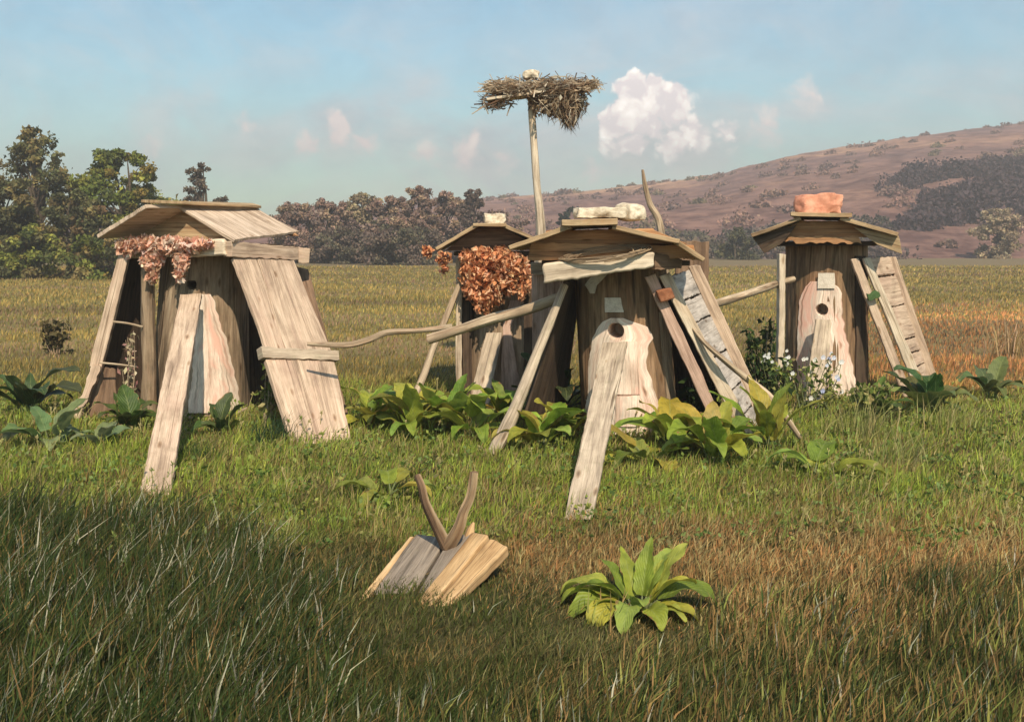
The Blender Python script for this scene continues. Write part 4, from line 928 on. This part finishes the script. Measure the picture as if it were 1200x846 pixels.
tube('fork_branch', [P(524, 642, 4.50), P(538, 618, 4.46), P(544, 600, 4.45), P(551, 582, 4.45), P(555, 553, 4.44)], [.030, .026, .021, .018, .015], M['forkbark'], root, seg=12, rough=.45, wob=.012)
tube('wood_stub', [P(548, 634, 4.56), P(551, 622, 4.58), P(555, 612, 4.60)], [.03, .022, .006], M['orange'], root, seg=8, rough=.2)

# ------------------------------------------------------------------ grass (uncountable)
def sample(n, y0, y1, k, pad=1.25, px0=-60, px1=1260):
    """density falls like Y^-k"""
    u = RNG.random(n); e = 2-k
    Y = (y0**e+(y1**e-y0**e)*u)**(1/e) if abs(e) > 1e-6 else y0*(y1/y0)**u
    px = RNG.uniform(px0-200*(pad-1), px1+200*(pad-1), n); return (px-600)/F*Y, Y
def blades(name, label, x, y, hgt, wid, lean, cols, wind=(.25, -.1), tipcol=None, cat='grass', mat=None):
    n = len(x); z = gz(x, y); az = RNG.uniform(0, 2*np.pi, n); la = RNG.uniform(0, 2*np.pi, n)
    d = np.stack([np.cos(az), np.sin(az), np.zeros(n)], 1)*wid[:, None]*.5
    ln = np.stack([np.cos(la)+wind[0]*2, np.sin(la)+wind[1]*2, np.zeros(n)], 1)*(lean*RNG.uniform(.2, 1.2, n)*hgt)[:, None]
    B = np.stack([x, y, z-.01], 1); up = np.array([0, 0, 1.0])
    m = B+up*(hgt*.55)[:, None]+ln*.35; tp = B+up*(hgt*RNG.uniform(.86, 1.0, n))[:, None]+ln
    V = np.stack([B-d, B+d, m+d*.8, m-d*.8, tp], 1).reshape(-1, 3); k = np.arange(n)[:, None]*5
    Fi = np.concatenate([k, k+1, k+2, k+3, k+3, k+2, k+4], 1).ravel(); lt = np.tile([4, 3], n)
    cc = np.repeat(cols, 5, axis=0)
    o = npmesh(name, V, Fi, lt, cc, mat or M['grassm']); return setp(o, label, cat, kind='stuff')
def grass_col(x, y):
    n = len(x); px = 600+F*x/y
    py = HOR+F*H/y
    g = np.zeros((n, 3))
    bright = np.array([.32, .37, .055]); mid = np.array([.18, .235, .038]); darkg = np.array([.075, .09, .021]); dry = np.array([.38, .20, .075]); straw = np.array([.42, .33, .14]); olive = np.array([.25, .21, .07])
    f = fbm(x, y, 1.3, 1); f2 = fbm(x, y, 4.0, 6); pick = RNG.random(n)
    g = np.where((pick < .5)[:, None], bright, mid)
    # foreground: deep green towards the camera
    fg = sstep(5.3, 4.3, y+(f-.5)*1.6-.35*sstep(500, 100, px)*-1.0)
    g = g*(1-fg[:, None])+np.where((pick < .72)[:, None], darkg, np.array([.085, .082, .028]))*fg[:, None]
    # dry reddish patch centre and right
    d1 = np.exp(-((py-655)/42)**2)*sstep(540, 640, px); d2 = np.exp(-(((py-715)/40)**2+((px-960)/120)**2))
    dr = np.clip((d1*1.0+d2)*(.35+1.3*f2), 0, 1); dr = np.where(RNG.random(n) < dr*1.15, 1.0, 0)[:, None]
    g = g*(1-dr)+np.where((RNG.random(n) < .6)[:, None], dry, straw)*dr
    tn = .62+.85*fbm(x, y, 2.1, 12); g = g*tn[:, None]
    d3 = (RNG.random(n) < .12+.30*(f2 > .52))[:, None]*(1-fg[:, None]*.5); g = g*(1-d3*.85)+(straw*.85)*d3*.85
    d4 = (RNG.random(n) < .09+.25*(fbm(x, y, 2.6, 15) > .56))[:, None]*(1-d3); g = g*(1-d4)+np.array([.26, .17, .06])*d4
    # behind the hives: olive, then ochre and rust at the right
    bk = sstep(8.8, 11.5, y+(f-.5)*2)[:, None]
    och = np.array([.42, .29, .09]); rust = np.array([.60, .28, .11]); r = RNG.random(n)[:, None]
    right = sstep(900, 1120, px)[:, None]*(1-sstep(17, 26, y))[:, None]
    fieldc = np.where(r < .5, olive, och); fieldc = np.where(r < right*.8, rust, fieldc)
    patch_ = (fbm(x*.35, y, .5, 9) > .56)[:, None]; fieldc = np.where(patch_ & (r > .55), np.array([.32, .21, .12]), fieldc)
    ft = .55+.95*fbm(x*.3, y*.9, .45, 21)
    g = g*(1-bk)+fieldc*ft[:, None]*bk
    return jitter_cols(g, n, .28, .07)
# short turf
x, y = sample(230000, 2.6, 10.5, 1.9)
hg = (.03+.065*fbm(x, y, 1.1, 2))*RNG.uniform(.6, 1.35, len(x))
px_ = 600+F*x/y; zone = ((px_ > 395) & (px_ < 600) & (y > 3.5) & (y < 4.75)) | ((px_ > 640) & (px_ < 850) & (y > 3.6) & (y < 4.3)); hg = np.where(zone, hg*.6, hg)
blades('lawn_grass', 'green and tan meadow grass around the hives', x, y, hg, RNG.uniform(.004, .0075, len(x))*(y/5)**.8, .7, grass_col(x, y))
# field behind
x, y = sample(150000, 10.0, 62, 1.95)
hg = (.03+.06*fbm(x, y, .5, 2))*RNG.uniform(.5, 1.4, len(x))*(1+y/50)
blades('field_grass', 'dry ochre grass of the wide field behind the hives', x, y, hg, RNG.uniform(.7, 1.3, len(x))*.00125*y, .4, grass_col(x, y))
# thinner continuation of the same meadow to both sides of the frame
x, y = sample(150000, 2.6, 60, 1.85, 1.0, -900, 2100)
m_ = (600+F*x/y < -60) | (600+F*x/y > 1260); x, y = x[m_], y[m_]
blades('side_grass', 'meadow grass continuing to both sides of the hives', x, y, (.04+.08*fbm(x, y, 1.1, 2))*RNG.uniform(.6, 1.3, len(x)), RNG.uniform(.008, .014, len(x))*(y/5)**.8, .6, grass_col(x, y))
# longer tufts at mid distance, in clumps
def clumps(nc, per, y0, y1, k, rad, px0=-60, px1=1260, keep=None):
    cx, cy = sample(nc, y0, y1, k, 1.2, px0, px1)
    if keep is not None: m = keep(cx, cy); cx, cy = cx[m], cy[m]
    x = np.repeat(cx, per)+RNG.normal(size=len(cx)*per)*rad; y = np.repeat(cy, per)+RNG.normal(size=len(cx)*per)*rad; return x, y, np.repeat(np.arange(len(cx)), per)
x, y, cid = clumps(1500, 26, 5.0, 10.5, 1.9, .06)
s = RNG.uniform(.7, 1.4, cid.max()+1)[cid]; tone = RNG.uniform(.75, 1.25, cid.max()+1)[cid][:, None]
blades('grass_tufts', 'longer grass tufts among the hives', x, y, .11*s*RNG.uniform(.6, 1.2, len(x)), RNG.uniform(.004, .007, len(x))*(y/6), .5, np.clip(grass_col(x, y)*tone*1.05, 0, 1))
# tall dark foreground grass, thickest lower left
def kp(cx, cy):
    px = 600+F*cx/cy; pr_ = .38+.62*sstep(520, 250, px)+.25*sstep(1050, 1150, px); lim = 4.1+1.15*sstep(430, 180, px)+.25*sstep(1020, 1180, px)
    # keep the plant and the wood piece in view
    clear = ((px > 610) & (px < 880) & (cy < 4.4) & (cy > 3.25) & (RNG.random(len(px)) < .85)) | ((px > 395) & (px < 620) & (cy < 4.9) & (cy > 3.25) & (RNG.random(len(px)) < .97))
    return (RNG.random(len(cx)) < pr_) & (cy < lim+RNG.normal(size=len(cx))*.12) & ~clear
x, y, cid = clumps(3400, 24, 2.55, 5.5, 1.5, .055, keep=kp)
px = 600+F*x/y; s = RNG.uniform(.65, 1.3, cid.max()+1)[cid]*(.62+.5*sstep(480, 230, px)+.15*sstep(1050, 1170, px)); tone = RNG.uniform(.6, 1.35, cid.max()+1)[cid][:, None]
base = np.array([(.048, .076, .018), (.032, .055, .015), (.075, .095, .022), (.14, .105, .035), (.055, .078, .022)])[RNG.integers(5, size=len(x))]
hl = RNG.random(len(x)) < .09; base[hl] = (.42, .40, .28)
rd = (RNG.random(len(x)) < .05+.30*sstep(520, 850, px)); base[rd] = (.30, .185, .07); rd = (RNG.random(len(x)) < .22*sstep(450, 700, px)); base[rd] = (.24, .24, .06)
blades('tall_grass', 'tall dark green grass in the foreground, thickest at the lower left', x, y, .21*s*RNG.uniform(.55, 1.15, len(x)), RNG.uniform(.004, .0095, len(x)), .5, jitter_cols(base*tone, len(x), .2, .07), wind=(.3, 0))
x, y, cid = clumps(150, 4, 4.4, 9.5, 1.2, .07, keep=lambda cx, cy: ~((600+F*cx/cy > 380) & (600+F*cx/cy < 860) & (cy < 6)))
n = len(x); hh = RNG.uniform(.10, .22, n)
V1 = []; F1 = []; K1 = []; L1 = []
for k in range(n):
    b0 = np.array([x[k], y[k], float(gz(x[k], y[k]))]); le = np.array([RNG.normal()*.25+.12, RNG.normal()*.2, 1.0]); le /= np.linalg.norm(le); m0 = b0+le*hh[k]*.55; tp = b0+le*hh[k]+np.array([RNG.normal()*.03, 0, -.01])
    w_ = np.array([.0012, 0, 0])*(y[k]/4+.4); q = len(V1); cc = np.array([(.36, .33, .12), (.24, .30, .07), (.40, .34, .15), (.22, .26, .07)][RNG.integers(4)])*RNG.uniform(.7, 1.2)
    hd = (tp-m0)*.25; V1 += [b0-w_, b0+w_, m0+w_, m0-w_, tp+w_, tp-w_]; F1 += [q, q+1, q+2, q+3, q+3, q+2, q+4, q+5]; L1 += [4, 4]; K1 += [cc]*6
    for g_ in range(7):
        c0 = tp-hd*(g_/6-.1); q = len(V1); a_ = RNG.normal(size=3)*.5+le; a_ /= np.linalg.norm(a_); s_ = np.cross(a_, [0, 1, 0])*.003*(y[k]/4)
        V1 += [c0, c0+a_*.010+s_, c0+a_*.022, c0+a_*.010-s_]; F1 += [q, q+1, q+2, q+3]; L1 += [4]; K1 += [cc*1.1]*4
setp(npmesh('seeding_grass', np.array(V1), np.array(F1), np.array(L1), np.array(K1), M['grassm']), 'scattered thin seeding grass stems through the meadow', 'grass', kind='stuff')
x, y, cid = clumps(700, 12, 4.7, 10.0, 1.6, .05)
C = np.stack([x, y, gz(x, y)+RNG.uniform(.03, .09, len(x))], 1)
V, Fi, lt, cc = leaf_cards(C, RNG.uniform(.012, .03, len(x))*(y/5)**.5, jitter_cols(np.array([(.14, .20, .04), (.09, .14, .03), (.24, .27, .06), (.22, .20, .07), (.18, .25, .07)])[RNG.integers(5, size=cid.max()+1)][cid], len(x)), droop=(0, -.3, .2), aspect=1.3)
setp(npmesh('meadow_weeds', V, Fi, lt, cc, M['grassm']), 'small leafy weeds mixed through the meadow grass', 'weeds', kind='stuff')
# straw stalks right of the right hive's herb
def tuft(label, px, py, n, hh, spread, cols, lean=.5, wd=.006):
    Y = GY(py); x0 = (px-600)/F*Y; x = x0+RNG.normal(size=n)*spread; y = Y+RNG.normal(size=n)*spread*.8
    o = blades('grass_clump', label, x, y, hh*RNG.uniform(.55, 1.1, n), RNG.uniform(.7, 1.3, n)*wd, lean, jitter_cols(np.array(cols)[RNG.integers(len(cols), size=n)], n, .2), cat='grass clump')
    del o['kind']; return o
tuft('tall straw-yellow grass clump before the rails of the right hive', 1020, 516, 130, .42, .09, [(.42, .36, .16), (.30, .30, .10), (.22, .24, .07)])
tuft('tall yellow-green weedy grass clump at the feet of the right hive panel', 1112, 505, 170, .34, .12, [(.34, .34, .09), (.24, .28, .06), (.42, .36, .15)], .6)
tuft('tall weedy grass clump standing between the flowering herb and the right hive rails', 985, 512, 120, .30, .09, [(.34, .34, .09), (.24, .28, .06), (.42, .36, .15)], .6)
tuft('straggling pale grass clump right of the single flat leaf', 1060, 545, 110, .30, .12, [(.30, .30, .10), (.20, .23, .06), (.40, .34, .15)], .8)
tuft('tall pale dry grass clump in the field at the right edge', 1186, 420, 200, .55, .16, [(.50, .35, .20), (.42, .28, .13), (.36, .24, .10)], .6, .012)
tuft('blue-green grass clump darkened for shade at the foot of the clad board', 318, 522, 160, .26, .09, [(.03, .06, .028), (.04, .075, .03)], .5)  # blades carry the board's shadow as a dark colour
tuft('green grass clump darkened for shadow at the foot of the left plank', 228, 545, 90, .2, .08, [(.05, .085, .025), (.09, .12, .035)], .5)  # plank shadow on the grass given as darker blades
tuft('bushy green grass clump in the lower right foreground', 1090, 700, 190, .22, .10, [(.05, .075, .022), (.09, .10, .03), (.2, .13, .05)], .6)

# ------------------------------------------------------------------ haze
bm = bmesh.new(); bmesh.ops.create_cube(bm, size=1)
me = bpy.data.meshes.new('haze')
for v in bm.verts: v.co = Vector((v.co.x*1440, (v.co.y*660)+250, v.co.z*56.0+26.6))
bm.to_mesh(me); bm.free()
t = NT('haze_air'); pv = t.n('VolumePrincipled'); pv.inputs['Color'].default_value = (.97, .89, .84, 1); pv.inputs['Density'].default_value = .0022
pv.inputs['Anisotropy'].default_value = .2; t.l(pv.outputs[0], t.out.inputs['Volume']); me.materials.append(t.m)
hzo = bpy.data.objects.new('haze', me); COL.objects.link(hzo); hzo['kind'] = 'stuff'

# ------------------------------------------------------------------ world and sun
SUN = Vector((.15, -.66, .71)).normalized()
el = math.asin(SUN.z); azs = math.atan2(SUN.x, SUN.y)
w = bpy.data.worlds.new('World'); sc.world = w; w.use_nodes = True; T = w.node_tree; T.nodes.clear()
class WT(NT):
    def __init__(s): s.t = T
t = WT(); out = t.n('OutputWorld'); bg = t.n('Background'); t.l(bg.outputs[0], out.inputs[0]); bg.inputs[1].default_value = .13
sk = t.n('TexSky', sky_type='NISHITA'); sk.sun_disc = False; sk.sun_elevation = el; sk.sun_rotation = azs; sk.air_density = 1.25; sk.dust_density = .6; sk.ozone_density = 1.2
tc = t.n('TexCoord'); gen = tc.outputs['Generated']
sky = t.mix(1.0, sk.outputs[0], (.70, .93, .93), 'MULTIPLY')
def wn(scale, det, rough, dist=0, sz=(1, 1, 1), off=(0, 0, 0)):
    mp = t.n('Mapping'); mp.inputs['Scale'].default_value = sz; mp.inputs['Location'].default_value = off; t.l(gen, mp.inputs[0])
    n = t.n('TexNoise', i_Scale=scale, i_Detail=det, i_Roughness=rough, i_Distortion=dist); t.l(mp.outputs[0], n.inputs['Vector']); return n
# thin mottled veil
n1 = wn(5, 7, .62, .8, (1, 1, 1.8)); n2 = wn(16, 6, .65, .5, (1, 1, 1.5), (3, 1, 0)); n3 = wn(3.2, 5, .6, 1.2, (1, 1, 2.2), (7, 2, 1))
sp = t.n('SeparateXYZ'); t.l(gen, sp.inputs[0])
veil = t.ramp(n1.outputs[0], [(.40, (0, 0, 0)), (.68, (1, 1, 1))])
vm = t.math('MULTIPLY', veil, t.ramp(sp.outputs[2], [(.0, (.7, .7, .7)), (.14, (.75, .75, .75)), (.24, (.35, .35, .35)), (.5, (.2,)*3)]))
tint = t.ramp(n3.outputs[0], [(.35, (3.6, 4.3, 5.0)), (.5, (4.9, 5.0, 5.3)), (.62, (6.2, 5.5, 5.4)), (.75, (4.4, 5.2, 5.0))])
sky = t.mix(vm, sky, tint)
sky = t.mix(.42, sky, t.ramp(n2.outputs[0], [(.3, (.72, .76, .80)), (.6, (1.0, 1.0, 1.0))]), 'MULTIPLY')
# cumulus: soft discs in direction space, edges broken by noise
def dirv(px, py): return Vector(((px-600)/F, 1, -(py-HOR)/F)).normalized()
nb = wn(22, 7, .6, .3); sub = t.n('VectorMath', operation='SUBTRACT'); t.l(nb.outputs['Color'], sub.inputs[0]); sub.inputs[1].default_value = (.5, .5, .5)
scl = t.n('VectorMath', operation='SCALE'); t.l(sub.outputs[0], scl.inputs[0]); scl.inputs['Scale'].default_value = .05
gp = t.n('VectorMath', operation='ADD'); t.l(gen, gp.inputs[0]); t.l(scl.outputs[0], gp.inputs[1])
def puff(px, py, r, soft=.35, amp=1.0):
    d = t.n('VectorMath', operation='DISTANCE'); t.l(gp.outputs[0], d.inputs[0]); d.inputs[1].default_value = dirv(px, py)
    mr = t.n('MapRange', interpolation_type='SMOOTHSTEP'); t.l(d.outputs['Value'], mr.inputs[0]); rr = r/F
    mr.inputs[1].default_value = rr; mr.inputs[2].default_value = rr*(1-soft); mr.inputs[3].default_value = 0; mr.inputs[4].default_value = amp; return mr.outputs[0]
def union(L):
    m = L[0]
    for q in L[1:]: m = t.math('MAXIMUM', m, q)
    return m
soft_ = union([puff(800, 165, 75, .8, .55), (puff(860, 150, 50, .9, .4)), puff(740, 180, 55, .8, .6), puff(940, 130, 45, .9, .35), puff(400, 160, 60, .9, .5), puff(470, 155, 50, .9, .45), puff(560, 180, 60, .9, .5), puff(180, 135, 45, .9, .3), puff(650, 190, 60, .9, .4), puff(300, 175, 70, .9, .3)])
sky = t.mix(soft_, sky, t.ramp(n2.outputs[0], [(.35, (4.2, 4.3, 4.6)), (.6, (6.2, 5.6, 5.4))]))
hard = union([puff(742, 110, 36, .9), puff(722, 138, 38, .9), puff(790, 124, 44, .9), puff(757, 136, 50, .9), puff(738, 168, 36, .95, .8), puff(768, 112, 30, .9), puff(815, 152, 46, .95, .74), puff(782, 168, 50, 1, .74), puff(850, 156, 42, 1, .60), puff(720, 170, 36, 1, .6)])
hard2 = union([puff(398, 152, 30, 1, .7), puff(425, 168, 34, 1, .6), puff(360, 172, 34, 1, .55), puff(548, 172, 36, 1, .72), puff(590, 188, 34, 1, .55), puff(505, 185, 40, 1, .55), puff(690, 205, 40, 1, .55), puff(940, 110, 40, 1, .5), puff(900, 150, 50, 1, .55), puff(290, 150, 34, 1, .5), puff(180, 165, 40, 1, .45)])
def vor(scale, off):
    mp = t.n('Mapping'); mp.inputs['Location'].default_value = off; t.l(gp.outputs[0], mp.inputs[0])
    v = t.n('TexVoronoi', i_Scale=scale, feature='SMOOTH_F1'); v.inputs['Smoothness'].default_value = .35; t.l(mp.outputs[0], v.inputs['Vector']); return v.outputs['Distance']
v1 = vor(42, (.02, 0, .01)); v2 = vor(95, (0, .3, 0)); vv = t.math('ADD', t.math('MULTIPLY', v1, .65), t.math('MULTIPLY', v2, .35))
def msk(h, lo, hi):
    e = t.math('SUBTRACT', t.math('ADD', h, .30), t.math('MULTIPLY', vv, .75))
    mr = t.n('MapRange', interpolation_type='SMOOTHSTEP'); t.l(e, mr.inputs[0]); mr.inputs[1].default_value = lo; mr.inputs[2].default_value = hi
    return t.math('MULTIPLY', mr.outputs[0], t.ramp(h, [(.08, (0, 0, 0)), (.55, (1, 1, 1))]))
sky = t.mix(msk(hard2, .05, .55), sky, t.ramp(vv, [(.15, (8.2, 7.2, 6.6)), (.5, (7.0, 6.1, 5.9))]))
hc = t.ramp(vv, [(.14, (12, 11.3, 10.4)), (.36, (10, 9.1, 8.4)), (.56, (7.2, 6.5, 6.5))])
sky = t.mix(msk(hard, .28, .60), sky, hc)
t.l(sky, bg.inputs[0])
sl = bpy.data.lights.new('sun', 'SUN'); sl.energy = 5.0; sl.angle = math.radians(.6); sl.color = (1, .87, .68)
so = bpy.data.objects.new('sun', sl); COL.objects.link(so); so.rotation_euler = SUN.to_track_quat('Z', 'Y').to_euler(); so.location = (5, -8, 12)

# ------------------------------------------------------------------ camera and render
cam = bpy.data.cameras.new('camera'); co = bpy.data.objects.new('camera', cam); COL.objects.link(co)
co.location = (0, 0, H); co.rotation_euler = (math.pi/2, 0, 0)
cam.sensor_fit = 'HORIZONTAL'; cam.sensor_width = 36; cam.lens = 36*F/1200; cam.shift_y = -(423-HOR)/1200
cam.clip_start = .05; cam.clip_end = 5000; sc.camera = co
sc.view_settings.view_transform = 'Standard'; sc.view_settings.look = 'None'; sc.view_settings.exposure = .33; sc.view_settings.gamma = 1
sc.render.engine = 'CYCLES'; sc.cycles.use_denoising = True; sc.cycles.max_bounces = 6; sc.cycles.transparent_max_bounces = 8
sc.cycles.volume_bounces = 0; sc.render.resolution_x = 1024; sc.render.resolution_y = 721
